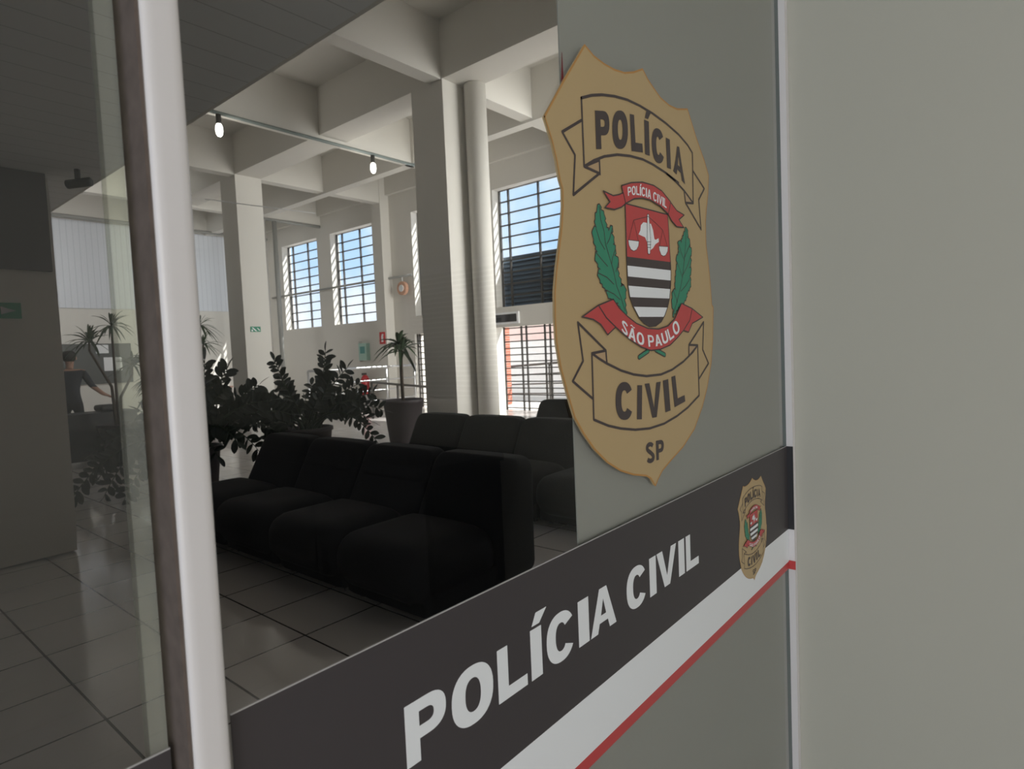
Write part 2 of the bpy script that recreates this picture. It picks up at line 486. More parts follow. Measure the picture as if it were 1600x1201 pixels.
# signs on the walls
def sign(name, c, w, h, normal, base, label, cat='sign'):
    e = empty(name, c); tag(e, label, cat)
    if normal == 'X':
        MB().box((0, -w / 2, -h / 2), (0.012, w / 2, h / 2)).build('panel', base, e)
    else:
        MB().box((-w / 2, -0.012, -h / 2), (w / 2, 0, h / 2)).build('panel', base, e)
    return e
sg = mat('sign_green', (0.02, 0.25, 0.14), 0.5)
e = sign('exit_sign', (-14.63, 7.62, 2.33), 0.26, 0.13, 'X', sg, 'small green exit sign with arrow on the far column')
MB().add([(0.014, -0.10, 0.04), (0.014, 0.0, -0.05), (0.014, 0.04, -0.05), (0.014, -0.06, 0.04)], [(0, 1, 2, 3)]).add([(0.014, 0.03, 0.03), (0.014, 0.11, -0.05), (0.014, 0.11, -0.02), (0.014, 0.06, 0.03)], [(0, 1, 2, 3)]).add([(0.014, -0.11, -0.05), (0.014, -0.07, -0.05), (0.014, -0.07, -0.01), (0.014, -0.11, -0.01)], [(0, 1, 2, 3)]).build('arrow', white, e)
e = sign('exit_sign', (-5.97, 1.155, 1.98), 0.15, 0.12, 'X', sg, 'dark green exit sign with arrow on the lobby wall at the left edge')
MB().add([(0.014, -0.05, 0.03), (0.014, 0.04, 0.0), (0.014, -0.05, -0.03)], [(0, 1, 2)]).build('arrow', mat('dull_white', (.5, .5, .5), .6), e)
e = sign('fire_sign', (-14.83, YW - 0.32, 2.08), 0.26, 0.36, 'Y', mat('sign_red', (0.6, 0.03, 0.03), 0.5), 'small red fire extinguisher sign on the window wall')
MB().box((-0.045, -0.015, -0.12), (0.045, -0.0125, 0.07)).box((-0.02, -0.015, 0.07), (0.06, -0.0125, 0.12)).build('symbol', white, e)
e = empty('alarm_box', (-16.1, YW, 1.70)); tag(e, 'pale green wall box under a thin trunking beside the steel handrail', 'wall box')
MB().box((-0.2, -0.14, -0.27), (0.2, 0, 0.27)).build('case', mat('pale_green', (0.40, 0.60, 0.52), 0.5), e)
MB().box((-0.12, -0.145, -0.05), (0.12, -0.14, 0.17)).build('display', mat('teal', (0.08, 0.30, 0.28), 0.4), e)
MB().box((-0.26, -0.12, -0.31), (-0.2, 0, 0.33)).build('bracket', plaster, e)
e = empty('wall_lamp', (-14.0, 11.86, 3.82)); tag(e, 'round orange and white lamp hanging from the conduit end', 'lamp')
MB().tube([(0, 0, 0), (0, 0, -0.12)], 0.012, 8).build('hanger', white, e)
MB().tube([(0, 0.05, -0.33), (0, -0.05, -0.33)], 0.20, 20).build('disc', mat('orange_white', (0.75, 0.42, 0.28), 0.5, noise=0.4, nscale=9), e)
MB().tube([(0, -0.05, -0.33), (0, -0.07, -0.33)], 0.10, 16).build('lens', white, e)
e = empty('fire_extinguisher', (-15.9, 11.75, 0)); tag(e, 'red fire extinguisher low on the wall seen through the handrail', 'fire extinguisher')
MB().lathe([(0, 0.35), (0.12, 0.35), (0.13, 0.4), (0.13, 0.85), (0.08, 0.95), (0.03, 0.98), (0, 0.98)], n=16).build('cylinder', mat('extinguisher_red', (0.5, 0.02, 0.03), 0.35), e, True)
MB().box((-0.03, -0.1, 0.97), (0.03, 0.05, 1.04)).build('valve', iron, e)
MB().box((-0.1, 0, 0.0), (0.1, 0.22, 0.35)).build('bracket', steel, e)
# cctv camera under the mezzanine
e = empty('security_camera', (-5.7, 1.6, 3.07)); tag(e, 'small dark security camera under the slatted ceiling', 'camera')
MB().tube([(0, 0, 0), (0, 0, -0.08)], 0.02, 10).build('mount', dark_grey, e)
MB().tube([(-0.07, -0.05, -0.11), (0.08, 0.06, -0.10)], 0.035, 12).build('housing', dark_grey, e, True)

# notice board, papers on the left wall
e = empty('notice_board', (XL, 6.1, 1.68)); tag(e, 'dark grey notice board on the left wall behind the standing person', 'notice board')
MB().box((0.002, -2.0, -0.62), (0.05, 1.15, 0.62)).build('board', mat('board_grey', (0.12, 0.125, 0.12), 0.8), e)
for (y, z, w_, h_), t_ in (((0.35, 0.45, 0.34, 0.26), 'white paper pinned at the top of the dark notice board'), ((0.62, -0.02, 0.5, 0.42), 'white paper pinned lower on the dark notice board')):
    o = MB().box((-0.001, -w_ / 2, -h_ / 2), (0.003, w_ / 2, h_ / 2)).build('paper_notice', white, loc=(XL + 0.051, 6.1 + y, 1.68 + z))
    tag(o, t_, 'paper', 'papers on the notice board')

# ------------------------------------------------------------------ furniture
def seat_unit():
    e = empty('waiting_seat')
    w = 0.402
    def bulge(p):
        t = 1 - (p.x / w) ** 2
        return Vector((p.x, p.y - 0.05 * max(t, 0) * (p.z > .2), p.z + 0.035 * max(t, 0) * (p.z > 0.25)))
    MB().rbox((-w, 0.0, 0.09), (w, 0.72, 0.43), 0.15, 12, bulge).build('seat', black_fab, e, True)
    def wedge(p):
        # straight rear face, front face sloping back towards the top
        k = max(0.0, min(1.0, (p.z - 0.30) / 0.5))
        f = (1.08 - p.y) / 0.44
        yy = 1.08 - (1.08 - p.y) * (1 - 0.60 * k)
        return Vector((p.x * (1 - 0.02 * k), yy - 0.02 * f * (1 - (p.x / w) ** 2), p.z - 0.012 * abs(p.x / w) ** 3 * k))
    MB().rbox((-w, 0.64, 0.03), (w, 1.08, 0.812), 0.085, 16, wedge).build('backrest', black_fab, e, True)
    MB().rbox((-w * .97, 0.10, 0.03), (w * .97, 0.70, 0.2), 0.03, 6).build('base', black_fab, e, True)
    for sx in (-1, 1):
        for y in (0.18, 0.9):
            MB().tube([(sx * 0.32, y, 0), (sx * 0.32, y, 0.04)], 0.025, 10).build('foot', iron, e)
    return e
first = seat_unit()
used = False
def place_seat(x, y, label, group, rz=0.0):
    global used
    o = first if not used else copy_tree(first)
    used = True
    o.location = (x, y, 0); o.rotation_euler = (0, 0, rz)
    tag(o, label, 'seat', group)
names = ['rightmost, nearest the black sign band', 'second from the right end', 'third from the right end', 'leftmost, nearest the white door post']
for i in range(4):
    place_seat(-2.90 - 0.815 * i, 2.10, 'black upholstered waiting seat in the front row, ' + names[i], 'black seats in the front row')
names = ['rightmost, at the edge of the grey panel', 'next to the grey panel end', 'second from its left end', 'leftmost, below the near column']
for i in range(4):
    place_seat(-2.84 - 0.815 * i, 4.02, 'black upholstered waiting seat in the second row, ' + names[i], 'black seats in the second row')
for i in range(2):
    place_seat(-4.10 - 0.815 * i, 5.98, 'black upholstered waiting seat in the third row, ' + ['behind the gold badge edge', 'its left end peeking above the second row'][i], 'black seats in the third row')

# desks and people at the far left
e = empty('reception_desk', (-12.05, 3.42, 0)); tag(e, 'dark grey desk at the left, the standing person reaching across it', 'desk')
MB().box((-0.30, -0.62, 0.74), (0.35, 0.50, 0.79)).build('desktop', dark_grey, e)
MB().box((0.28, -0.60, 0.02), (0.31, 0.48, 0.74)).build('front_panel', dark_grey, e)
for s in (-0.58, 0.46): MB().box((-0.28, s - 0.02, 0), (0.28, s + 0.02, 0.74)).build('side_panel', dark_grey, e)
e = empty('desk', (-17.6, 7.7, 0)); tag(e, 'pinkish topped desk beside the base of the far column', 'desk')
MB().box((-0.4, -0.7, 0.84), (0.4, 0.5, 0.88)).build('desktop', mat('pink_wood', (0.55, 0.33, 0.26), 0.5), e)
for s in (-0.65, 0.45): MB().box((-0.38, s - 0.02, 0), (0.38, s + 0.02, 0.84)).build('side_panel', dark_grey, e)
e = empty('office_chair', (-18.75, 8.3, 0)); tag(e, 'black office chair behind the pinkish desk', 'chair')
MB().rbox((-0.06, -0.3, 0.62), (0.04, 0.3, 1.06), 0.05, 6).build('backrest', black_fab, e, True)
MB().rbox((-0.05, -0.27, 0.46), (0.45, 0.27, 0.56), 0.05, 6).build('seat', black_fab, e, True)
MB().tube([(0.2, 0, 0.06), (0.2, 0, 0.46)], 0.03, 10).build('column', iron, e, True)
st = MB()
for k in range(5): st.tube([(0.2, 0, 0.08), (0.2 + 0.3 * math.cos(k * 1.257), 0.3 * math.sin(k * 1.257), 0.03)], 0.025, 8)
st.build('base', iron, e)
o = MB().rbox((-0.22, -0.16, 0), (0.22, 0.16, 0.11), 0.05, 6).build('bag', dark_grey, smooth=True, loc=(-12.05, 3.56, 0.79))
tag(o, 'dark rounded bag lying on the reception desk', 'bag')

# ------------------------------------------------------------------ plants
camR = Vector(_ax[0]); camF = -Vector(_ax[2])
cr = Vector((camR.x, camR.y, 0)).normalized()
cf = Vector((camF.x, camF.y, 0)).normalized()
def pot(parent, rt, rb, h):
    MB().lathe([(0.0, 0), (rb, 0), (rb + 0.005, 0.02), (rt - 0.005, h - 0.05), (rt + 0.012, h - 0.045), (rt + 0.012, h), (rt - 0.02, h), (rt - 0.03, h - 0.07)], n=36).build('pot', pot_m, parent, True)
    MB().lathe([(rt - 0.03, h - 0.06), (0.0, h - 0.05)], n=24).build('soil', soil, parent)
def leaf(mb, p, d, up, L, W):
    d = d.normalized(); s = d.cross(up)
    s = s.normalized() if s.length > 1e-4 else d.orthogonal().normalized()
    u = s.cross(d)
    prof = ((0, .05), (.15, .6), (.4, 1.0), (.65, 1.0), (.87, .62), (1.0, .05))
    vs = []
    for t, w in prof:
        c = p + d * L * t + u * (0.12 * L * math.sin(PI * t) * .6)
        vs += [c - s * W * w / 2 - u * 0.0, c + u * -W * 0.08 * w, c + s * W * w / 2]
    fs = []
    for i in range(len(prof) - 1):
        a = i * 3
        fs += [(a, a + 1, a + 4, a + 3), (a + 1, a + 2, a + 5, a + 4)]
    mb.add(vs, fs)
def zamio(loc, h, rt, rb, stems, seed, label, LL=0.13):
    rnd = random.Random(seed)
    e = empty('potted_zz_plant', loc); tag(e, label, 'potted plant', 'bushy zz plants')
    pot(e, rt, rb, h)
    st = MB(); lf = MB()
    for (dx, dz, sag, dep) in stems:
        b0 = Vector((rnd.uniform(-.1, .1), rnd.uniform(-.1, .1), h - 0.05))
        tip = Vector((0, 0, h)) + cr * dx + cf * dep + Vector((0, 0, dz))
        mid = (b0 + tip) / 2 + Vector((0, 0, sag))
        pts = []
        N = 18
        for i in range(N + 1):
            t = i / N
            pts.append(b0 * (1 - t) ** 2 + mid * 2 * t * (1 - t) + tip * t * t)
        st.tube(pts, [0.016 * (1 - 0.75 * i / N) for i in range(N + 1)], 6)
        side = 1
        ln = sum((pts[i + 1] - pts[i]).length for i in range(N))
        n = max(6, int(ln / 0.042))
        for k in range(n):
            t = 0.30 + 0.70 * (k + rnd.uniform(-.2, .2)) / n
            x = min(max(t * N, 0), N - 1e-3); i = int(x)
            p = pts[i].lerp(pts[i + 1], x - i)
            d = (pts[i + 1] - pts[i]).normalized()
            nn = d.cross(cf)
            nn = nn.normalized() if nn.length > .1 else cr.copy()
            # fronds turn partly towards the light
            nn = (nn + Vector((rnd.uniform(-.35, .35), rnd.uniform(-.35, .35), rnd.uniform(-.2, .2)))).normalized()
            side = -side
            dd = nn * side * 0.9 + d * rnd.uniform(.35, .7)
            leaf(lf, p, dd, Vector((rnd.uniform(-.6, .6), rnd.uniform(-.6, .6), .5)) - cf * 0.7, LL * rnd.uniform(.75, 1.1), LL * 0.46)
        leaf(lf, tip, (pts[-1] - pts[-2]) + Vector((0, 0, .01)), Vector((0, 0, 1)), LL, LL * .45)
    st.build('stems', stem_m, e, True)
    lf.build('foliage', leaf_d, e)
    return e
K1 = 0.0078
def st_px(lst, bx, by, k):
    return [((x - bx) * k, (by - y) * k, sag, dep) for x, y, sag, dep in lst]
rnd = random.Random(4)
s1 = st_px([(424, 556, .10, .2), (512, 545, .08, .1), (552, 573, .12, -.1), (600, 690, .62, -.3), (558, 600, .15, .3), (455, 590, .1, -.2),
            (596, 645, .35, .2), (430, 628, .18, .1), (400, 640, .25, -.2), (378, 622, .25, .3), (405, 700, .40, .1), (440, 688, .38, -.3), (500, 580, .05, .4),
            (535, 590, .05, -.4), (575, 625, .25, -.2), (470, 600, .1, .5), (520, 615, .1, -.5), (480, 625, .03, .0), (548, 630, .2, .1), (415, 665, .3, .35), (560, 655, .3, .4), (395, 612, .2, .0), (385, 660, .3, .1), (425, 600, .12, .35), (445, 640, .2, .2), (590, 615, .2, .0), (578, 660, .4, .1), (418, 690, .45, -.1)], 482, 664, K1)
zamio((-6.81, 4.15, 0), 0.68, 0.28, 0.20, s1, 7, 'bushy dark green plant with arching fronds behind the front row of seats')
K2 = 0.0076
s2 = st_px([(345, 585, .15, .3), (362, 615, .15, -.1), (398, 612, .22, .2), (430, 635, .30, -.1), (400, 640, .3, .4), (445, 660, .4, .2), (403, 712, .55, .0), (388, 690, .45, -.3),
            (420, 690, .5, .3), (352, 712, .40, -.2), (345, 650, .2, -.5), (375, 655, .3, .1), (330, 570, .05, .0), (270, 590, .1, .1), (232, 640, .2, .1),
            (128, 792, .85, -.4), (150, 705, .45, .0), (215, 775, .55, -.3), (235, 745, .5, .1), (140, 745, .6, .2), (340, 690, .3, .3), (260, 640, .2, -.4), (170, 770, .7, -.1)], 300, 700, K2)
zamio((-7.38, 2.98, 0), 0.57, 0.31, 0.25, s2, 11, 'bushy plant half hidden behind the white door post', 0.155)

def dracaena(loc, h, rt, rb, trunk, heads, seed, label, group='thin trunked palms', LL=0.5, nl=34, lw=0.035):
    rnd = random.Random(seed)
    e = empty('potted_dracaena', loc); tag(e, label, 'potted plant', group)
    pot(e, rt, rb, h)
    tk = MB(); lf = MB()
    for (hx, hy, hz) in heads:
        tip = Vector((hx, hy, hz))
        pts = [Vector((hx * .1, hy * .1, h - .06)), Vector((hx * .3, hy * .2, h + (hz - h) * .45)), tip - Vector((hx * .15, 0, .15)), tip]
        tk.tube(pts, [0.028, 0.022, 0.018, 0.015], 8)
        for k in range(nl):
            a = rnd.uniform(0, 2 * PI); el = rnd.uniform(-.35, 1.25)
            d = Vector((math.cos(a) * math.cos(el), math.sin(a) * math.cos(el), math.sin(el)))
            L = LL * rnd.uniform(.7, 1.1); s = d.cross(Vector((0, 0, 1)))
            s = s.normalized() if s.length > .05 else Vector((1, 0, 0))
            vs = []; n = 6
            for i in range(n + 1):
                t = i / n
                c = tip + Vector((0, 0, -0.02 * k / nl)) + d * L * t + Vector((0, 0, -L * 0.55 * t * t * (1.1 - abs(d.z) * .5)))
                w = lw * (math.sin(PI * min(1, .12 + t * .9)) ** .7 if t < 1 else 0.02)
                vs += [c - s * w / 2 + Vector((0, 0, w * .25)), c, c + s * w / 2 + Vector((0, 0, w * .25))]
            fs = []
            for i in range(n):
                b = i * 3
                fs += [(b, b + 1, b + 4, b + 3), (b + 1, b + 2, b + 5, b + 4)]
            lf.add(vs, fs)
    tk.build('trunk', trunk_m, e, True)
    lf.build('foliage', leaf_l, e)
dracaena((-8.17, 6.80, 0), 0.77, 0.34, 0.25, 0, [(0.02, 0.0, 1.60), (-0.10, 0.05, 1.72)], 3, 'slender palm in a tall tapered dark pot before the near column', LL=0.46, nl=18, lw=0.075)
dracaena((-11.25, 3.46, 0), 0.62, 0.30, 0.22, 0, [(0.0, 0.0, 2.20), (0.1, -0.35, 1.95), (0.1, 0.22, 1.55)], 5, 'tall palm with two spiky crowns seen through the left pane', LL=0.45, nl=30, lw=0.035)
dracaena((-10.3, 3.62, 0), 0.68, 0.30, 0.22, 0, [(0.1, 0.08, 1.35), (0.0, -.02, 1.65), (0.0, 0.02, 1.1)], 6, 'leafy palm seen in the gap beside the brown brush seal', LL=0.38, nl=26, lw=0.045)
dracaena((-15.0, 6.35, 0), 0.62, 0.30, 0.22, 0, [(0.0, 0.1, 2.45), (0.0, 0.15, 2.0)], 8, 'palm whose spiky leaf tips show just right of the white post', LL=0.55, nl=28, lw=0.035)

# ------------------------------------------------------------------ person
def skin_mesh(name, V, E, rad, m, parent, sub=2):
    me = bpy.data.meshes.new(name)
    me.from_pydata(V, E, [])
    o = bpy.data.objects.new(name, me)
    COL.objects.link(o)
    sk = o.modifiers.new('skin', 'SKIN')
    for i, r in enumerate(rad):
        sv = me.skin_vertices[0].data[i]
        sv.radius = r if isinstance(r, tuple) else (r, r)
        sv.use_root = (i == 0)
    sk.use_smooth_shade = True
    ss = o.modifiers.new('sub', 'SUBSURF'); ss.levels = sub; ss.render_levels = sub
    dg = bpy.context.evaluated_depsgraph_get()
    dg.update()
    nm = bpy.data.meshes.new_from_object(o.evaluated_get(dg))
    bpy.data.objects.remove(o)
    nm.name = name
    r = bpy.data.objects.new(name, nm)
    COL.objects.link(r)
    nm.materials.clear()
    for x in m: nm.materials.append(x)
    if parent: r.parent = parent
    return r
skinm = mat('skin', (0.42, 0.24, 0.17), 0.6)
shirt = mat('navy_shirt', (0.035, 0.038, 0.05), 0.85, noise=.1)
trous = mat('dark_trousers', (0.03, 0.03, 0.035), 0.85)
hairm = mat('dark_hair', (0.015, 0.012, 0.01), 0.7)
P = empty('person', (-12.85, 3.25, 0), R(155))   # local +X forward (towards the desk), local +Y is the person's left
tag(P, 'person in a dark t-shirt seen from behind, reaching over the desk', 'person')
V = [(0, 0, 0.95), (0.0, 0, 1.15), (0.03, 0, 1.38), (0.05, 0, 1.52), (0.07, 0, 1.60), (0.09, 0, 1.70), (0.09, 0, 1.80),
     (0.03, -0.20, 1.45), (0.10, -0.30, 1.22), (0.33, -0.42, 1.06), (0.42, -0.46, 1.03),
     (0.03, 0.20, 1.45), (0.06, 0.27, 1.18), (0.22, 0.24, 0.98), (0.30, 0.22, 0.95),
     (0, -0.10, 0.88), (0.02, -0.11, 0.50), (-0.02, -0.12, 0.09), (0.12, -0.13, 0.04),
     (0, 0.10, 0.88), (0.02, 0.11, 0.50), (-0.02, 0.12, 0.09), (0.12, 0.13, 0.04)]
E_ = [(0, 1), (1, 2), (2, 3), (3, 4), (4, 5), (5, 6), (2, 7), (7, 8), (8, 9), (9, 10), (2, 11), (11, 12), (12, 13), (13, 14),
      (0, 15), (15, 16), (16, 17), (17, 18), (0, 19), (19, 20), (20, 21), (21, 22)]
rad = [(.15, .11), (.15, .11), (.17, .12), .065, .06, (.08, .095), (.06, .075), .075, .05, .036, .03, .075, .05, .036, .03, .09, .062, .045, .04, .09, .062, .045, .04]
hn = len(V)
for hs, wrist in ((-1, 10), (1, 14)):
    w = Vector(V[wrist])
    fwd = (w - Vector(V[wrist - 1])).normalized()
    lat = Vector((-fwd.y, fwd.x, 0)).normalized()
    palm = w + fwd * 0.07
    V.append(tuple(palm)); rad.append((.034, .016)); pi = len(V) - 1
    E_.append((wrist, pi))
    for k, off in enumerate((-0.03, -0.01, 0.01, 0.03)):
        a = palm + fwd * 0.045 + lat * off
        b = a + fwd * (0.035 + 0.01 * (k in (1, 2))) + Vector((0, 0, -0.012))
        V.append(tuple(a)); rad.append(.0085); V.append(tuple(b)); rad.append(.0075)
        E_ += [(pi, len(V) - 2), (len(V) - 2, len(V) - 1)]
    a = w + fwd * 0.035 + lat * 0.045 * -hs
    V.append(tuple(a)); rad.append(.010); V.append(tuple(a + fwd * .035)); rad.append(.009)
    E_ += [(wrist, len(V) - 2), (len(V) - 2, len(V) - 1)]
body = skin_mesh('body', V, E_, rad, [skinm, shirt, trous, iron], P)
for p in body.data.polygons:
    c = p.center
    arm = math.hypot(c.x - 0.03, c.y) > 0.27 or (c.x > 0.16 and c.z > .9)
    if c.z > 1.50: p.material_index = 0
    elif c.z < 0.10: p.material_index = 3
    elif c.z < 0.95 and not arm: p.material_index = 2
    elif arm and c.z < 1.20: p.material_index = 0
    else: p.material_index = 1
MB().lathe([(0.0, 0.0), (.07, .01), (.098, .05), (.105, .10), (.10, .15), (.07, .19), (.0, .205)], c=(0.075, 0, 1.655), n=20).build('hair', hairm, P, True)
f = MB()
f.rbox((0.165, -0.012, 1.685), (0.20, 0.012, 1.73), .01, 4)
f.build('nose', skinm, P, True)
for s in (-1, 1): MB().rbox((0.07, s * .10 - .01, 1.69), (0.10, s * .10 + .01, 1.75), .009, 4).build('ear', skinm, P, True)

# ------------------------------------------------------------------ entrance side (where the camera stands)
struct('wall_right', MB().box((-0.4975, 1.757, 0), (0.50, 1.90, 3.2)).box((1.02, 1.757, 0), (4.6, 1.90, 3.2)).box((0.50, 1.757, 0), (1.02, 1.90, 1.32)).box((0.50, 1.757, 1.84), (1.02, 1.90, 3.2)), partition)
struct('wall_entrance_east', MB().box((4.5, -4.5, 0), (4.6, 1.757, 3.2)), partition)
struct('ceiling_entrance', MB().box((-0.48, -4.5, 3.07), (4.6, 1.9, 3.2)), mat('entrance_ceiling', (0.6, 0.6, 0.57), 0.8))
# louvred opening in the right wall, outside the frame, that the glass mirrors
lw_ = empty('window_6', (0.76, 1.757, 1.32)); lw_['kind'] = 'structure'
fr = MB().box((-0.28, -0.02, -0.02), (0.28, 0.02, 0)).box((-0.28, -0.02, 0.52), (0.28, 0.02, 0.54)).box((-0.28, -0.02, 0), (-0.26, 0.02, 0.52)).box((0.26, -0.02, 0), (0.28, 0.02, 0.52))
fr.build('frame', white_alu, lw_)
q = MB()
for k in range(26):
    z = 0.01 + k * 0.02
    q.box((-0.26, -0.012, z), (0.26, -0.006, z + 0.006))
q.build('louvre_slats', mat('bright_louvre', (0.9, 0.9, 0.9), 0.4), lw_)
MB().box((-0.26, 0.05, 0), (0.26, 0.06, 0.52)).build('backing', dark_grey, lw_)

GX = -0.5
# black cabinet added out of view to darken the glass reflection over the seats
cb = empty('reflection_blocker', (1.9, 1.56, 0)); tag(cb, 'low black cabinet shape added out of view, mirrored dark in the glass over the seats', 'cabinet')
cbm = mat('black_laminate', (0.012, 0.012, 0.013), 0.6)
MB().box((-1.35, -0.17, 0.06), (1.4, 0.19, 1.09)).build('carcass', cbm, cb)
MB().box((-1.37, -0.19, 1.09), (1.42, 0.19, 1.12)).build('top', cbm, cb)
MB().box((-1.33, -0.14, 0.0), (1.38, 0.19, 0.06)).build('plinth', cbm, cb)
for k in range(4):
    d_ = MB().box((-1.34 + k * 0.69, -0.19, 0.08), (-0.66 + k * 0.69, -0.171, 1.07)).build('door', cbm, cb)
    MB().tube([(-0.72 + k * 0.69, -0.205, 0.6), (-0.72 + k * 0.69, -0.205, 0.75)], 0.008, 8).build('handle', dark_grey, d_)
struct('wall_light_block', MB().box((-0.56, -4.5, 0), (-0.50, -0.25, 3.07)), partition)  # opaque wall added out of view to keep entrance light off the hall floor
# right glass panel with its grey film
gpn = empty('glass_panel', (-0.504, 0.97, 0.02)); tag(gpn, 'large clear fixed glass panel carrying the gold badge and the striped sign', 'glass panel')
MB().box((-0.004, 0.206 - .97, 0.0), (0.004, 1.733 - .97, 2.58)).build('pane', glass_r, gpn)
fo = MB().box((-0.0065, 0.7402 - .97, 0.0), (-0.0045, 1.733 - .97, 2.58)).build('film', film_m, gpn)
fo['label'] = 'opaque grey film on the right part of the glass'
MB().box((-0.0075, 1.7330 - .97, 0.0), (0.0042, 1.7342 - .97, 2.58)).build('polished_edge', mat('green_glass_edge', (0.03, 0.07, 0.055), 0.2), gpn)
MB().add([(0.0041, -.2425, 1.838), (0.0041, -.2345, 1.842), (0.0041, -.2362, 1.895), (0.0041, -.2375, 1.895)], [(0, 1, 2, 3)]).build('tape', mat('dark_red_tape', (0.16, 0.015, 0.02), 0.6), gpn)

# white jamb at the right end
jm = empty('door_jamb', (-0.5, 1.745, 0)); tag(jm, 'thin white aluminium jamb between the grey panel and the beige wall', 'door frame')
MB().box((-0.03, -0.0105, 0), (0.0165, 0.0115, 2.7)).build('profile', white_alu, jm)

# white post between the panes
ps = empty('door_post', (-0.5, 0.193, 0)); tag(ps, 'blurred white aluminium post between the two glass panes', 'door post')
MB().rbox((-0.020, -0.0125, 0.0), (0.020, 0.0160, 2.7), 0.006, 8).build('profile', white_alu, ps, True)
MB().box((-0.0235, -0.0150, 0), (0.0165, -0.0124, 2.7)).build('brush_seal', brush, ps)

# left pane with its clear edge seal
gl = empty('glass_door', (-0.512, -1.2, 0.02)); tag(gl, 'dim glass door pane at the left edge, left of the white post', 'glass door')
MB().box((-0.004, 0.9, 0.0), (0.004, 0.160 + 1.2 + 0.0, 2.58)).build('pane', glass_l, gl)
MB().box((-0.006, 1.360, 0.0), (0.0041, 1.3725, 2.58)).build('edge_seal', glass_mat('clear_seal', (0.90, 0.92, 0.84), 1.6, haze=0.15), gl)

# ------------------------------------------------------------------ lettering
def arcp(cx, cy, rx, ry, a0, a1, n=14):
    return [(cx + rx * math.cos(R(a0 + (a1 - a0) * i / n)), cy + ry * math.sin(R(a0 + (a1 - a0) * i / n))) for i in range(n + 1)]
def sup(cx, cy, rx, ry, a0, a1, n=28, e=2.4):
    out = []
    for i in range(n + 1):
        a = R(a0 + (a1 - a0) * i / n); c, s = math.cos(a), math.sin(a)
        out.append((cx + rx * math.copysign(abs(c) ** (2 / e), c), cy + ry * math.copysign(abs(s) ** (2 / e), s)))
    return out
def dens(L, n=5):
    out = []
    for i in range(len(L)):
        a, b = L[i], L[(i + 1) % len(L)]
        for k in range(n): out.append((a[0] + (b[0] - a[0]) * k / n, a[1] + (b[1] - a[1]) * k / n))
    return out
def stroke(path, w, h=None):
    """outline of a thick stroke of horizontal weight w and vertical weight h along a path"""
    h = h or w
    L, Rr = [], []
    for i, p in enumerate(path):
        a = path[max(i - 1, 0)]; b = path[min(i + 1, len(path) - 1)]
        dx, dy = b[0] - a[0], b[1] - a[1]; l = math.hypot(dx, dy)
        nx, ny = -dy / l, dx / l
        L.append((p[0] + nx * w / 2, p[1] + ny * h / 2)); Rr.append((p[0] - nx * w / 2, p[1] - ny * h / 2))
    return L + Rr[::-1]
def glyph(ch, bold=1.0):
    s = 0.28 * bold; t = 0.19 * bold
    if ch == 'P':
        o = [(0, 0), (s, 0), (s, .36)] + sup(.55, .68, .45, .32, -90, 90, 16) + [(0, 1)]
        i = [(s, .36 + t * .9)] + sup(.52, .68, .45 - s * .85, .32 - t * .9, -90, 90, 12) + [(s, 1 - t * .9)]
        return [[dens(o, 2), i]]
    if ch == 'O': return [[sup(.5, .5, .5, .52, 0, 360, 40, 2.3)[:-1], sup(.5, .5, .5 - s * .95, .52 - t, 0, 360, 32, 2.3)[:-1]]]
    if ch == 'C':
        return [[sup(.5, .5, .5, .52, 32, 328, 34, 2.3) + sup(.5, .5, .5 - s * .95, .52 - t, 322, 38, 28, 2.3)]]
    if ch == 'L': return [[dens([(0, 0), (1, 0), (1, t), (s * 1.05, t), (s * 1.05, 1), (0, 1)], 3)]]
    if ch == 'I': return [[dens([(0, 0), (1, 0), (1, 1), (0, 1)], 4)]]
    if ch == 'Í': return [[dens([(0, 0), (1, 0), (1, 1), (0, 1)], 4)], [[(.15, 1.06), (.85, 1.06), (1.55, 1.30), (.55, 1.30)]]]
    if ch == 'V':
        return [[dens([(.36, 0), (.64, 0), (1, 1), (.72, 1), (.5, .28), (.28, 1), (0, 1)], 3)]]
    A = [dens([(0, 0), (.27, 0), (.34, .21), (.66, .21), (.73, 0), (1, 0), (.64, 1), (.36, 1)], 3), [(.40, .38), (.60, .38), (.5, .74)]]
    if ch == 'A': return [A]
    if ch == 'Ã': return [A, [stroke([(.18, 1.12), (.3, 1.19), (.42, 1.19), (.58, 1.12), (.7, 1.12), (.82, 1.19)], .08)]]
    if ch == 'U':
        return [[[(0, 1)] + [(0, .5)] + sup(.5, .38, .5, .40, 180, 360, 20) + [(1, .5), (1, 1), (1 - s, 1), (1 - s, .5)] + sup(.5, .40, .5 - s, .40 - t, 360, 180, 16) + [(s, .5), (s, 1)]]]
    if ch == 'S':
        pth = sup(.5, .745, .37, .185, 25, 200, 14, 2.1) + [(.28, .60), (.5, .52), (.72, .42)] + sup(.5, .27, .38, .19, 20, -155, 14, 2.1)
        return [[stroke(pth, s, t)]]
    return []
def fill(mb, loops, x, rim=None):
    """tessellate (y, z) loops at depth x; with rim, also extrude back to rim"""
    L = [[Vector((x, a, b)) for a, b in lp] for lp in loops]
    tri = tessellate_polygon(L)
    flat = [p for l in L for p in l]
    fs = []
    for a, b, c in tri:
        n_ = (flat[b] - flat[a]).cross(flat[c] - flat[a])
        fs.append((a, b, c) if n_.x > 0 else (c, b, a))
    mb.add(flat, fs)
    if rim is not None:
        for l in L:
            n = len(l)
            vs = l + [Vector((rim, p.y, p.z)) for p in l]
            mb.add(vs, [(i, (i + 1) % n, n + (i + 1) % n, n + i) for i in range(n)])
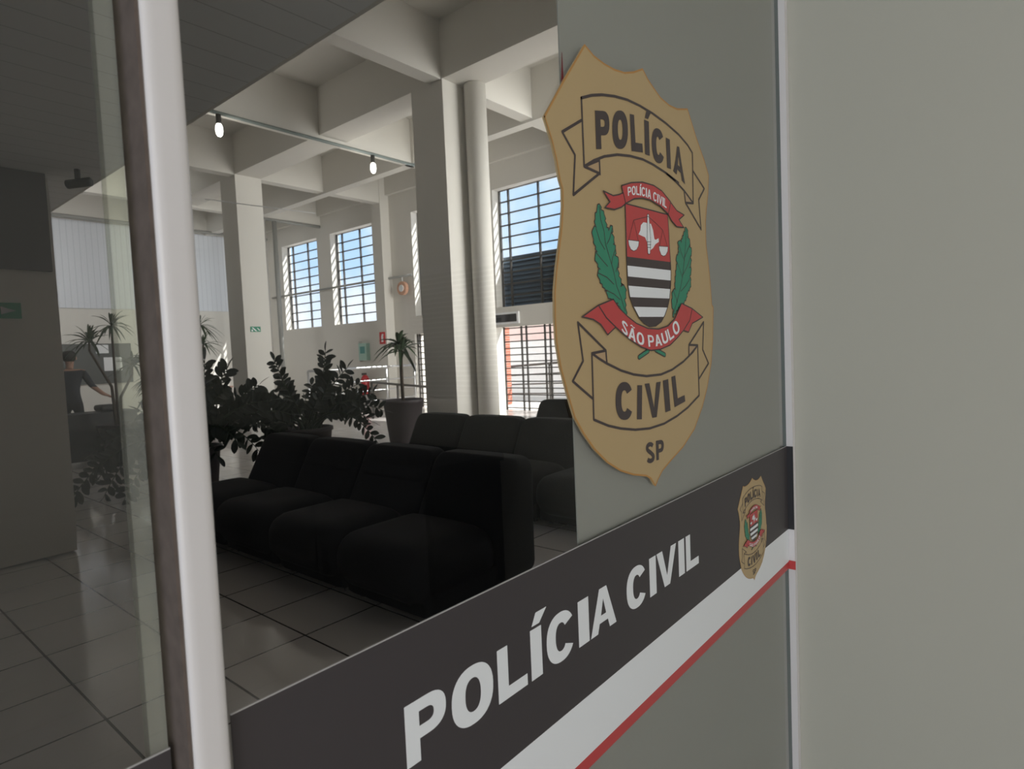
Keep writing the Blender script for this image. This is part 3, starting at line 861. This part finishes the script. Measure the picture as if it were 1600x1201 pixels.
def jag(L, step, amp):
    """leafy edge: small teeth along an outline"""
    area = sum(L[i][0] * L[(i + 1) % len(L)][1] - L[(i + 1) % len(L)][0] * L[i][1] for i in range(len(L)))
    sg = 1 if area < 0 else -1
    out = []
    for i in range(len(L)):
        a, b = L[i], L[(i + 1) % len(L)]
        dx, dy = b[0] - a[0], b[1] - a[1]; l = math.hypot(dx, dy)
        n = max(1, int(round(l / step)))
        for k in range(n):
            t = k / n; out.append((a[0] + dx * t, a[1] + dy * t))
            t = (k + 0.72) / n; out.append((a[0] + dx * t - dy / l * amp * sg, a[1] + dy * t + dx / l * amp * sg))
    return out
def lines(mb, path, w, x, closed=False):
    P_ = list(path) + ([path[0]] if closed else [])
    x00 = x
    for i_, (a, b) in enumerate(zip(P_[:-1], P_[1:])):
        x = x00 + (i_ % 2) * 2e-5
        dx, dy = b[0] - a[0], b[1] - a[1]; l = math.hypot(dx, dy)
        if l < 1e-7: continue
        nx, ny = -dy / l * w / 2, dx / l * w / 2
        mb.add([(x, a[0] - nx, a[1] - ny), (x, b[0] - nx, b[1] - ny), (x, b[0] + nx, b[1] + ny), (x, a[0] + nx, a[1] + ny)], [(0, 1, 2, 3)])
    x = x00 + 4e-5
    for p in P_:
        mb.add([(x, p[0] + w / 2 * math.cos(k * PI / 4), p[1] + w / 2 * math.sin(k * PI / 4)) for k in range(8)], [tuple(range(8))])
def text_quads(mb, items, x, bold=1.0):
    for ch, (tl, tr, bl, b_r) in items:
        for loops in glyph(ch, bold):
            q = []
            for lp in loops:
                q.append([tuple((1 - u) * (1 - v_) * bl[k] + u * (1 - v_) * b_r[k] + (1 - u) * v_ * tl[k] + u * v_ * tr[k] for k in (0, 1)) for u, v_ in lp])
            fill(mb, q, x)

# badge artwork, in metres on the board plane
BADGE = {'outline': [(-0.2837, 0.2022), (-0.2367, 0.2615), (-0.1777, 0.3318), (-0.1533, 0.3239), (-0.1245, 0.322), (-0.094, 0.323), (-0.0618, 0.3282), (-0.0318, 0.3386), (-0.0001, 0.3537), (0.0173, 0.3422), (0.0355, 0.3348), (0.0638,
0.3244), (0.099, 0.3208), (0.1309, 0.323), (0.1763, 0.3352), (0.1925, 0.3162), (0.2146, 0.29), (0.2495, 0.2555), (0.2703, 0.2292), (0.2644, 0.1907), (0.2555, 0.1617), (0.2488, 0.1332), (0.248, 0.0891), (0.2574, 0.0511), (0.2653, 0.0098),
(0.2698, -0.0323), (0.277, -0.0366), (0.2702, -0.1022), (0.2587, -0.151), (0.2351, -0.1985), (0.2088, -0.2348), (0.1678, -0.2745), (0.1154, -0.3013), (0.0601, -0.3194), (0.0275, -0.3312), (0.0113, -0.3425), (-0.0002, -0.353), (-0.0152,
-0.3375), (-0.0321, -0.3294), (-0.0757, -0.3196), (-0.1163, -0.3058), (-0.154, -0.2866), (-0.1889, -0.2615), (-0.2174, -0.2337), (-0.2385, -0.2079), (-0.2541, -0.1722), (-0.2689, -0.1333), (-0.2761, -0.0999), (-0.2775, -0.0649), (-0.2754,
-0.0299), (-0.2696, -0.0012), (-0.2618, 0.0279), (-0.253, 0.0612), (-0.2484, 0.0904), (-0.2478, 0.1133), (-0.2535, 0.1251), (-0.2594, 0.15), (-0.2682, 0.1738)], 'up_main': [(-0.1925, 0.2522), (-0.1644, 0.2639), (-0.1351, 0.2731), (-0.0968,
0.2817), (-0.0562, 0.2876), (-0.0132, 0.2896), (0.0325, 0.289), (0.0812, 0.2853), (0.1333, 0.278), (0.1718, 0.2676), (0.1933, 0.2571), (0.1905, 0.1613), (0.1509, 0.1783), (0.1159, 0.1886), (0.0768, 0.1962), (0.1274, 0.1887), (0.0754,
0.1969), (0.0267, 0.2017), (-0.0101, 0.2027), (-0.0537, 0.1991), (-0.0949, 0.1924), (-0.1339, 0.1814), (-0.1637, 0.1693), (-0.1916, 0.1549)], 'up_tailL': [(-0.1946, 0.2199), (-0.2445, 0.1915), (-0.2146, 0.1664), (-0.2226, 0.1089), (-0.1501,
0.1528), (-0.1916, 0.1549)], 'up_foldL': [(-0.1916, 0.1549), (-0.1491, 0.1728), (-0.1487, 0.152)], 'up_tailR': [(0.1934, 0.2232), (0.2462, 0.1986), (0.2174, 0.1722), (0.225, 0.1152), (0.1556, 0.1566), (0.1905, 0.161)], 'up_foldR': [(0.1509,
0.1775), (0.1556, 0.1566), (0.1905, 0.161)], 'lo_main': [(-0.189, -0.1175), (-0.1687, -0.1263), (-0.1485, -0.1339), (-0.1057, -0.1471), (-0.0648, -0.1558), (-0.0209, -0.161), (0.0325, -0.1612), (0.0775, -0.155), (0.1258, -0.1424), (0.1702,
-0.1257), (0.1936, -0.1128), (0.1947, -0.2113), (0.1414, -0.2299), (0.0918, -0.2414), (0.0392, -0.2491), (-0.0153, -0.2509), (-0.0655, -0.2469), (-0.1119, -0.2392), (-0.1502, -0.23), (-0.1903, -0.2161)], 'lo_tailL': [(-0.1918, -0.1844),
(-0.2418, -0.1554), (-0.2133, -0.1277), (-0.2233, -0.0721), (-0.1495, -0.1142), (-0.189, -0.1175)], 'lo_foldL': [(-0.189, -0.1175), (-0.1495, -0.1142), (-0.1476, -0.1339)], 'lo_tailR': [(0.1969, -0.1783), (0.2447, -0.1504), (0.2177,
-0.1222), (0.2253, -0.0673), (0.1528, -0.1114), (0.1936, -0.1128)], 'lo_foldR': [(0.1528, -0.1114), (0.1514, -0.1328), (0.1936, -0.1128)], 'rib_top': [(-0.0879, 0.1452), (-0.0561, 0.1555), (-0.0181, 0.1632), (0.0217, 0.165), (0.0527,
0.1609), (0.0874, 0.147), (0.0764, 0.124), (0.0456, 0.1333), (0.0098, 0.1379), (-0.0199, 0.1367), (-0.0486, 0.1309), (-0.0765, 0.1192)], 'rib_topL': [(-0.082, 0.1354), (-0.0976, 0.1295), (-0.1147, 0.1252), (-0.1439, 0.1275), (-0.1246,
0.1145), (-0.1407, 0.103), (-0.1119, 0.1043), (-0.0902, 0.1112), (-0.0756, 0.1194)], 'rib_topR': [(0.0874, 0.1465), (0.1124, 0.1353), (0.1436, 0.1317), (0.1201, 0.12), (0.1402, 0.1081), (0.1104, 0.1061), (0.0908, 0.1136), (0.0764, 0.124)],
'rib_bot': [(-0.1256, -0.0353), (-0.1089, -0.0482), (-0.0835, -0.0609), (-0.0547, -0.072), (-0.0153, -0.0803), (0.0247, -0.0814), (0.0625, -0.0757), (0.0907, -0.0627), (0.121, -0.0338), (0.1677, -0.0421), (0.1557, -0.0643), (0.126,
-0.0837), (0.1005, -0.0967), (0.0679, -0.1102), (0.0297, -0.1167), (-0.0062, -0.118), (-0.0398, -0.1113), (-0.0715, -0.1002), (-0.1016, -0.0876), (-0.1208, -0.0785), (-0.1484, -0.0639), (-0.1691, -0.046)], 'rib_botL': [(-0.1691, -0.046),
(-0.2144, -0.064), (-0.1847, -0.0673), (-0.1638, -0.0747), (-0.1454, -0.0903), (-0.1208, -0.0785), (-0.1484, -0.0639)], 'rib_botR': [(0.1677, -0.0421), (0.2179, -0.058), (0.167, -0.0703), (0.1484, -0.0874), (0.126, -0.0837), (0.1557,
-0.0643)], 'crest': [(-0.0765, 0.1192), (0.0747, 0.123), (0.0775, 0.0983), (0.079, 0.0614), (0.0814, 0.0393), (0.082, 0.0219), (0.0792, -0.0031), (0.0732, -0.0266), (0.0637, -0.043), (0.0518, -0.0573), (0.0376, -0.0685), (0.016, -0.0759),
(-0.007, -0.0772), (-0.0264, -0.0714), (-0.0427, -0.0628), (-0.0603, -0.0457), (-0.072, -0.0292), (-0.0762, -0.0116), (-0.077, 0.0033), (-0.0776, 0.0349), (-0.0769, 0.0792)], 'crest_red': [(-0.0765, 0.1192), (0.0747, 0.123), (0.0775,
0.0983), (0.079, 0.0614), (0.0803, 0.0392), (-0.0776, 0.0349), (-0.0769, 0.0792)], 'stripes': [[(-0.0768, 0.0206), (0.081, 0.0244), (0.0798, 0.0061), (-0.077, 0.0033)], [(-0.0762, -0.0116), (0.0771, -0.0095), (0.0732, -0.0266), (-0.072,
-0.0297)], [(-0.0612, -0.045), (0.0648, -0.043), (0.0501, -0.0586), (0.0467, -0.0598), (-0.0445, -0.0613)]], 'map': [(-0.0359, 0.0751), (-0.0292, 0.0823), (-0.0267, 0.0911), (-0.0176, 0.0973), (-0.0054, 0.0978), (0.0096, 0.0981), (0.0166,
0.0884), (0.0186, 0.0803), (0.0208, 0.0735), (0.0259, 0.0729), (0.0366, 0.0769), (0.0372, 0.0705), (0.0238, 0.065), (0.0146, 0.0574), (0.0067, 0.0538), (-0.0037, 0.0486), (-0.0042, 0.0625), (-0.0134, 0.0727), (-0.0264, 0.074)], 'sword':
[(-0.0035, 0.1115), (-0.0004, 0.1136), (0.0025, 0.1123), (0.0062, 0.0683), (0.0027, 0.0473), (-0.0014, 0.0451), (-0.0053, 0.0466), (-0.0069, 0.0669)], 'pans': [[(-0.0713, 0.0621), (-0.0352, 0.0638), (-0.0377, 0.0556), (-0.0447, 0.0488),
(-0.0542, 0.0458), (-0.0633, 0.0474), (-0.0692, 0.0535)], [(0.0367, 0.0632), (0.0726, 0.0657), (0.0698, 0.0568), (0.0616, 0.0494), (0.0533, 0.0472), (0.0443, 0.0488), (0.0384, 0.0562)]], 'scale_lines': [[(-0.0007, 0.1091), (-0.0318,
0.1011), (-0.0509, 0.0963)], [(-0.0007, 0.1091), (0.0278, 0.1016), (0.0536, 0.0929)], [(-0.0509, 0.0963), (-0.0695, 0.0623)], [(-0.0509, 0.0963), (-0.0371, 0.0636)], [(0.0536, 0.0929), (0.0389, 0.0635)], [(0.0536, 0.0929), (0.0703,
0.0655)], [(-0.006, 0.0658), (0.0071, 0.0673)], [(-0.0063, 0.0612), (0.0068, 0.0625)], [(-0.0056, 0.0566), (0.0054, 0.0577)]], 'laurelL': [(-0.1543, 0.1068), (-0.1509, 0.099), (-0.1414, 0.0931), (-0.14, 0.0839), (-0.1358, 0.074), (-0.13,
0.07), (-0.1179, 0.0783), (-0.1211, 0.0673), (-0.1151, 0.0573), (-0.1172, 0.0507), (-0.1108, 0.0449), (-0.1133, 0.0339), (-0.1023, 0.0262), (-0.1074, 0.0139), (-0.1039, 0.0022), (-0.0972, -0.0072), (-0.0993, -0.0139), (-0.0853, -0.0143),
(-0.0832, -0.0219), (-0.0876, -0.0343), (-0.0839, -0.0597), (-0.0967, -0.0522), (-0.1089, -0.0405), (-0.1295, -0.0347), (-0.1395, -0.0298), (-0.1402, -0.0224), (-0.1469, -0.0196), (-0.16, -0.0078), (-0.1651, 0.0033), (-0.1581, 0.0086),
(-0.1643, 0.0158), (-0.1718, 0.0254), (-0.165, 0.0343), (-0.1684, 0.0412), (-0.1735, 0.0509), (-0.1756, 0.0659), (-0.1657, 0.0702), (-0.1672, 0.0823), (-0.1626, 0.0932)], 'laurelR': [(0.1538, 0.1103), (0.1606, 0.1007), (0.1588, 0.0927),
(0.1695, 0.0848), (0.1664, 0.0752), (0.1761, 0.0696), (0.169, 0.0571), (0.1721, 0.0468), (0.1632, 0.0356), (0.1725, 0.0337), (0.164, 0.0199), (0.1678, 0.0096), (0.1638, -0.0025), (0.1475, -0.0138), (0.1469, -0.0216), (0.1309, -0.0326),
(0.1095, -0.041), (0.0851, -0.0592), (0.0916, -0.0478), (0.0837, -0.0379), (0.0882, -0.0127), (0.0999, -0.0096), (0.1009, 0.0056), (0.1064, 0.0275), (0.1119, 0.0393), (0.1078, 0.0491), (0.1203, 0.0604), (0.1181, 0.0805), (0.1311, 0.0799),
(0.1411, 0.0933)], 'laurel_lines': [[(-0.1546, 0.1026), (-0.1519, 0.0844), (-0.1431, 0.0668), (-0.1404, 0.0482), (-0.1295, 0.0281), (-0.1184, 0.0077), (-0.1113, -0.0135), (-0.0996, -0.0303), (-0.0878, -0.052)], [(-0.1659, 0.0681), (-0.1561,
0.0507), (-0.143, 0.0396)], [(-0.169, 0.0329), (-0.1501, 0.0221), (-0.1365, 0.0148)], [(-0.118, 0.0762), (-0.1275, 0.0581), (-0.1363, 0.0486)], [(-0.1118, 0.0426), (-0.1212, 0.0289), (-0.1238, 0.0201)], [(-0.1024, 0.024), (-0.112, 0.0081)],
[(-0.1633, 0.0024), (-0.1397, -0.0023), (-0.1197, -0.0118)], [(-0.145, -0.0216), (-0.1207, -0.0269), (-0.102, -0.0348)], [(0.1534, 0.1051), (0.1492, 0.0787), (0.1426, 0.0522), (0.1348, 0.0257), (0.124, -0.0007), (0.1075, -0.027), (0.0884,
-0.0529)], [(0.1693, 0.0808), (0.1525, 0.0634), (0.1426, 0.0522)], [(0.1201, 0.0756), (0.1281, 0.0611), (0.1423, 0.0469)], [(0.173, 0.0601), (0.1539, 0.0375), (0.1344, 0.0205)], [(0.1075, 0.044), (0.1201, 0.0298), (0.1311, 0.0151)],
[(0.1683, 0.0175), (0.1453, 0.0004), (0.1233, -0.011)], [(0.0911, -0.0125), (0.1018, -0.0247), (0.1071, -0.0321)]], 'stems': [[(-0.0456, -0.1281), (-0.0124, -0.1183)], [(0.0491, -0.1271), (0.0142, -0.1171)]], 'txt_up': [('P', [(-0.1569,
0.2439), (-0.116, 0.2535), (-0.1568, 0.1873), (-0.116, 0.1963)]), ('O', [(-0.107, 0.2567), (-0.0575, 0.2686), (-0.1085, 0.1985), (-0.0588, 0.2109)]), ('L', [(-0.0501, 0.2669), (-0.0135, 0.2724), (-0.0481, 0.2081), (-0.0093, 0.2141)]), ('Í',
[(-0.0011, 0.2703), (0.0154, 0.2713), (-0.0013, 0.213), (0.0153, 0.2138)]), ('C', [(0.0237, 0.2637), (0.0711, 0.2698), (0.0247, 0.2067), (0.0723, 0.212)]), ('I', [(0.0795, 0.2596), (0.0949, 0.2598), (0.0811, 0.207), (0.0967, 0.2074)]),
('A', [(0.1129, 0.2536), (0.1457, 0.2563), (0.1061, 0.2062), (0.1554, 0.1908)])], 'txt_lo': [('C', [(-0.1243, -0.1655), (-0.0694, -0.1686), (-0.1272, -0.2232), (-0.0718, -0.2284)]), ('I', [(-0.0542, -0.1742), (-0.0377, -0.1753), (-0.059,
-0.2304), (-0.0426, -0.2322)]), ('V', [(-0.0286, -0.1735), (0.0305, -0.1738), (-0.0257, -0.2335), (0.0326, -0.2349)]), ('I', [(0.0392, -0.1724), (0.0602, -0.1709), (0.0455, -0.2297), (0.0661, -0.2284)]), ('L', [(0.0734, -0.1679), (0.1189,
-0.1631), (0.0829, -0.2242), (0.1293, -0.2175)])], 'txt_sp': [('S', [(-0.0302, -0.2745), (-0.0018, -0.2771), (-0.0307, -0.3086), (-0.0016, -0.3107)]), ('P', [(0.0055, -0.2753), (0.0361, -0.2768), (0.0056, -0.3096), (0.0339, -0.3108)])],
'txt_rt': [('P', [(-0.0695, 0.1459), (-0.0579, 0.1489), (-0.069, 0.1321), (-0.0576, 0.1349)]), ('O', [(-0.0563, 0.1493), (-0.0426, 0.1528), (-0.0561, 0.1353), (-0.0427, 0.1385)]), ('L', [(-0.041, 0.1529), (-0.0304, 0.1538), (-0.0411,
0.1386), (-0.0307, 0.1393)]), ('Í', [(-0.0287, 0.154), (-0.0242, 0.1544), (-0.0291, 0.1394), (-0.0247, 0.1397)]), ('C', [(-0.0226, 0.1545), (-0.0093, 0.1557), (-0.0231, 0.1398), (-0.01, 0.1406)]), ('I', [(-0.0076, 0.1556), (-0.0031,
0.1554), (-0.0084, 0.1405), (-0.004, 0.1403)]), ('A', [(-0.0015, 0.1553), (0.0119, 0.1547), (-0.0024, 0.1402), (0.0106, 0.1395)]), ('C', [(0.0197, 0.1543), (0.033, 0.1532), (0.0182, 0.1391), (0.0313, 0.138)]), ('I', [(0.0346, 0.153),
(0.0391, 0.1524), (0.0329, 0.1378), (0.0373, 0.1373)]), ('V', [(0.0407, 0.1522), (0.0534, 0.1507), (0.0389, 0.1372), (0.0512, 0.1356)]), ('I', [(0.055, 0.1505), (0.0595, 0.15), (0.0528, 0.1354), (0.0571, 0.1347)]), ('L', [(0.0611, 0.1498),
(0.0717, 0.1485), (0.0587, 0.1345), (0.069, 0.1329)])], 'txt_rb': [('S', [(-0.1, -0.0659), (-0.0816, -0.0754), (-0.106, -0.0827), (-0.0861, -0.0942)]), ('Ã', [(-0.0791, -0.0767), (-0.0572, -0.0841), (-0.0834, -0.0958), (-0.059, -0.1035)]),
('O', [(-0.0545, -0.0849), (-0.0308, -0.09), (-0.056, -0.1044), (-0.0296, -0.1096)]), ('P', [(-0.0174, -0.0914), (0.0033, -0.0922), (-0.0148, -0.1114), (0.0082, -0.1116)]), ('A', [(0.0062, -0.092), (0.0292, -0.09), (0.0113, -0.1115),
(0.0369, -0.1098)]), ('U', [(0.032, -0.0893), (0.0532, -0.0837), (0.0399, -0.109), (0.0636, -0.1033)]), ('L', [(0.056, -0.0829), (0.0729, -0.0759), (0.0667, -0.1026), (0.0859, -0.0961)]), ('O', [(0.0754, -0.0746), (0.0969, -0.0633),
(0.0887, -0.0948), (0.1131, -0.0832)])], 'strip': [('P', 0.3938, 0.4529), ('O', 0.4612, 0.5316), ('L', 0.5403, 0.5975), ('Í', 0.6059, 0.6299), ('C', 0.6405, 0.707), ('I', 0.7171, 0.7451), ('A', 0.7487, 0.823), ('C', 0.8573, 0.925), ('I',
0.9365, 0.961), ('V', 0.964, 1.0425), ('I', 1.0515, 1.0768), ('L', 1.0839, 1.1415)]}

def badge(name, loc, sc, thick, label, cat, fine=True):
    e = empty(name, loc); tag(e, label, cat)
    D = BADGE
    S = lambda L: [(a * sc, b * sc) for a, b in L]
    T_ = lambda items: [(c, S(q)) for c, q in items]
    st = 0.00018
    k = [0]
    def nx():
        k[0] += 1
        return thick + st * k[0]
    mb = MB(); fill(mb, [S(D['outline'])], thick, 0.0); mb.build('board', gold, e)
    mb = MB(); x = nx(); lines(mb, S(D['outline']), 0.003 * sc, x - 0.0001, True); mb.build('rim', gold_edge, e)
    lw = 0.0042 * sc; tw = 0.0022 * sc
    x = nx()
    for nm, tag_ in (('upper_banner', 'up'), ('lower_banner', 'lo')):
        mb = MB()
        fill(mb, [S(D[tag_ + '_foldL'])], x); fill(mb, [S(D[tag_ + '_foldR'])], x)
        ban = mb.build(nm, [goldfold, ink], e)
        mb = MB()
        for key, cl in (('_main', True), ('_tailL', False), ('_tailR', False), ('_foldL', False), ('_foldR', False)):
            lines(mb, S(D[tag_ + key]), lw, x + st + (6e-5 if 'fold' in key else 0), cl)
        mb.build('banner_outline', ink, ban)
        mb = MB(); text_quads(mb, T_(D['txt_' + tag_]), x + st * 2, 1.3 if tag_ == 'up' else 1.2); mb.build('lettering', ink, ban)
    k[0] += 2
    x = nx()
    for nm in ('L', 'R'):
        LO = jag(S(D['laurel' + nm]), 0.011 * sc, 0.0035 * sc)
        mb = MB(); fill(mb, [LO], x); lau = mb.build('laurel_branch', green, e)
        mb = MB(); lines(mb, LO, tw * .8, x + st, True)
        for ln in (D['laurel_lines'][:8] if nm == 'L' else D['laurel_lines'][8:]): lines(mb, S(ln), tw * .7, x + st)
        mb.build('vein_lines', ink, lau)
        mb = MB(); sl = S(D['stems'][0 if nm == 'L' else 1]); lines(mb, sl, 0.009 * sc, x); mb.cur = 1; lines(mb, sl, 0.005 * sc, x + st); mb.build('stalk', [ink, green], lau)
    k[0] += 2
    x = nx()
    mb = MB(); fill(mb, [S(D['crest'])], x); cr_ = mb.build('crest', ink, e)
    mb = MB(); fill(mb, [S(D['crest_red'])], x + st); mb.build('crest_field', red, cr_)
    mb = MB()
    for s_ in D['stripes']: fill(mb, [S(s_)], x + st)
    mb.build('stripes', white, cr_)
    mb = MB(); fill(mb, [S(D['map'])], x + 2 * st)
    for s_ in D['pans']: fill(mb, [S(s_)], x + 2 * st)
    mb.build('map_and_scale_pans', white, cr_)
    mb = MB(); lines(mb, S(D['crest']), tw, x + 2 * st, True)
    for s_ in D['scale_lines'] + [D['pans'][0] + D['pans'][0][:1], D['pans'][1] + D['pans'][1][:1]]: lines(mb, S(s_), tw * .45, x + 3 * st)
    lines(mb, S(D['sword']), tw * .5, x + 4 * st, True)
    mb.build('scale_lines', ink, cr_)
    mb = MB(); fill(mb, [S(D['sword'])], x + 3 * st); mb.build('sword', white, cr_)
    k[0] += 4
    x = nx()
    for nm, keys, tx in (('upper_ribbon', ('rib_topL', 'rib_topR', 'rib_top'), 'txt_rt'), ('lower_ribbon', ('rib_botL', 'rib_botR', 'rib_bot'), 'txt_rb')):
        mb = MB()
        for i_, kk in enumerate(keys): fill(mb, [S(D[kk])], x + (st if i_ == 2 else 0))
        rb_ = mb.build(nm, red, e)
        mb = MB()
        for i_, kk in enumerate(keys): lines(mb, S(D[kk]), tw, x + (2 * st if i_ == 2 else st * .5), True)
        mb.build('ribbon_outline', ink, rb_)
        mb = MB(); text_quads(mb, T_(D[tx]), x + 3 * st, .95); mb.build('lettering', white, rb_)
    mb = MB(); text_quads(mb, T_(D['txt_sp']), thick + 3 * st, 1.2); mb.build('initials', ink, e)
    return e
badge('badge_sign', (-0.4999, 0.9640, 1.61), 1.0, 0.0044, 'large gold police badge board with red, green and black emblem', 'badge')

# ------------------------------------------------------------------ striped sign across the glass
SX = -0.4999; TH = 0.0016
ZT, ZB, ZR0, ZR1 = 1.2133, 0.9865, 0.8975, 0.8780
sg_ = empty('sign_strip', (SX, 0.97, 1.05)); tag(sg_, 'wide black and white sign strip with big white lettering across the glass', 'sign')
def loc(mb, o): mb.v = [(p[0] - o[0], p[1] - o[1], p[2] - o[2]) for p in mb.v]; return mb
O_ = (SX, 0.97, 1.05)
loc(MB().box((SX, 0.2172, ZB), (SX + TH, 1.7333, ZT)), O_).build('black_band', band_black, sg_)
loc(MB().box((SX, 0.2172, ZR0), (SX + TH, 1.7333, ZB)), O_).build('white_band', white, sg_)
loc(MB().box((SX, 0.2172, ZR1), (SX + TH + .0002, 1.7335, ZR0)), O_).build('red_stripe', red, sg_)
loc(MB().box((SX, 0.2172, ZT), (SX + TH * .9, 1.7333, ZT + 0.0012)), O_).build('liner_edge', mat('pale_liner', (0.5, 0.48, 0.47), .6), sg_)
loc(MB().box((SX + .0005, 1.7325, ZB), (SX + 0.0170, 1.7343, ZT)), O_).build('wrapped_end', mat('black_tape', (0.03, 0.028, 0.03), 0.5), sg_)
loc(MB().box((SX + .0005, 1.7323, ZR1 - .002), (SX + 0.0185, 1.7343, ZR0 + .002)), O_).build('red_tape_end', red, sg_)
tx = MB()
for ch, y0, y1 in BADGE['strip']:
    text_quads(tx, [(ch, [(y0, 1.1345), (y1, 1.1345), (y0, 1.0670), (y1, 1.0670)])], SX + TH + 0.0004, 1.18)
loc(tx, O_).build('lettering', white, sg_)
badge('badge_sticker', (SX + TH + 0.0001, 1.4565, 1.0555), 0.347, 0.0004, 'small gold police badge sticker on the right end of the striped sign', 'sticker')
# the same strip goes on over the glass door at the left
s3_ = empty('door_sign_strip', (-0.5078, -0.3, 1.05)); tag(s3_, 'end of the dark sign strip on the left glass door at the bottom edge', 'sign')
O3 = (-0.5078, -0.3, 1.05)
loc(MB().box((-0.5078, -0.249, ZB), (-0.5065, 0.1735, 1.2055)), O3).build('black_band', band_black, s3_)
loc(MB().box((-0.5078, -0.249, 1.2055), (-0.5067, 0.1735, 1.2067)), O3).build('liner_edge', MATS['pale_liner'], s3_)
loc(MB().box((-0.5078, -0.249, ZR0), (-0.5065, 0.1735, ZB)), O3).build('white_band', white, s3_)
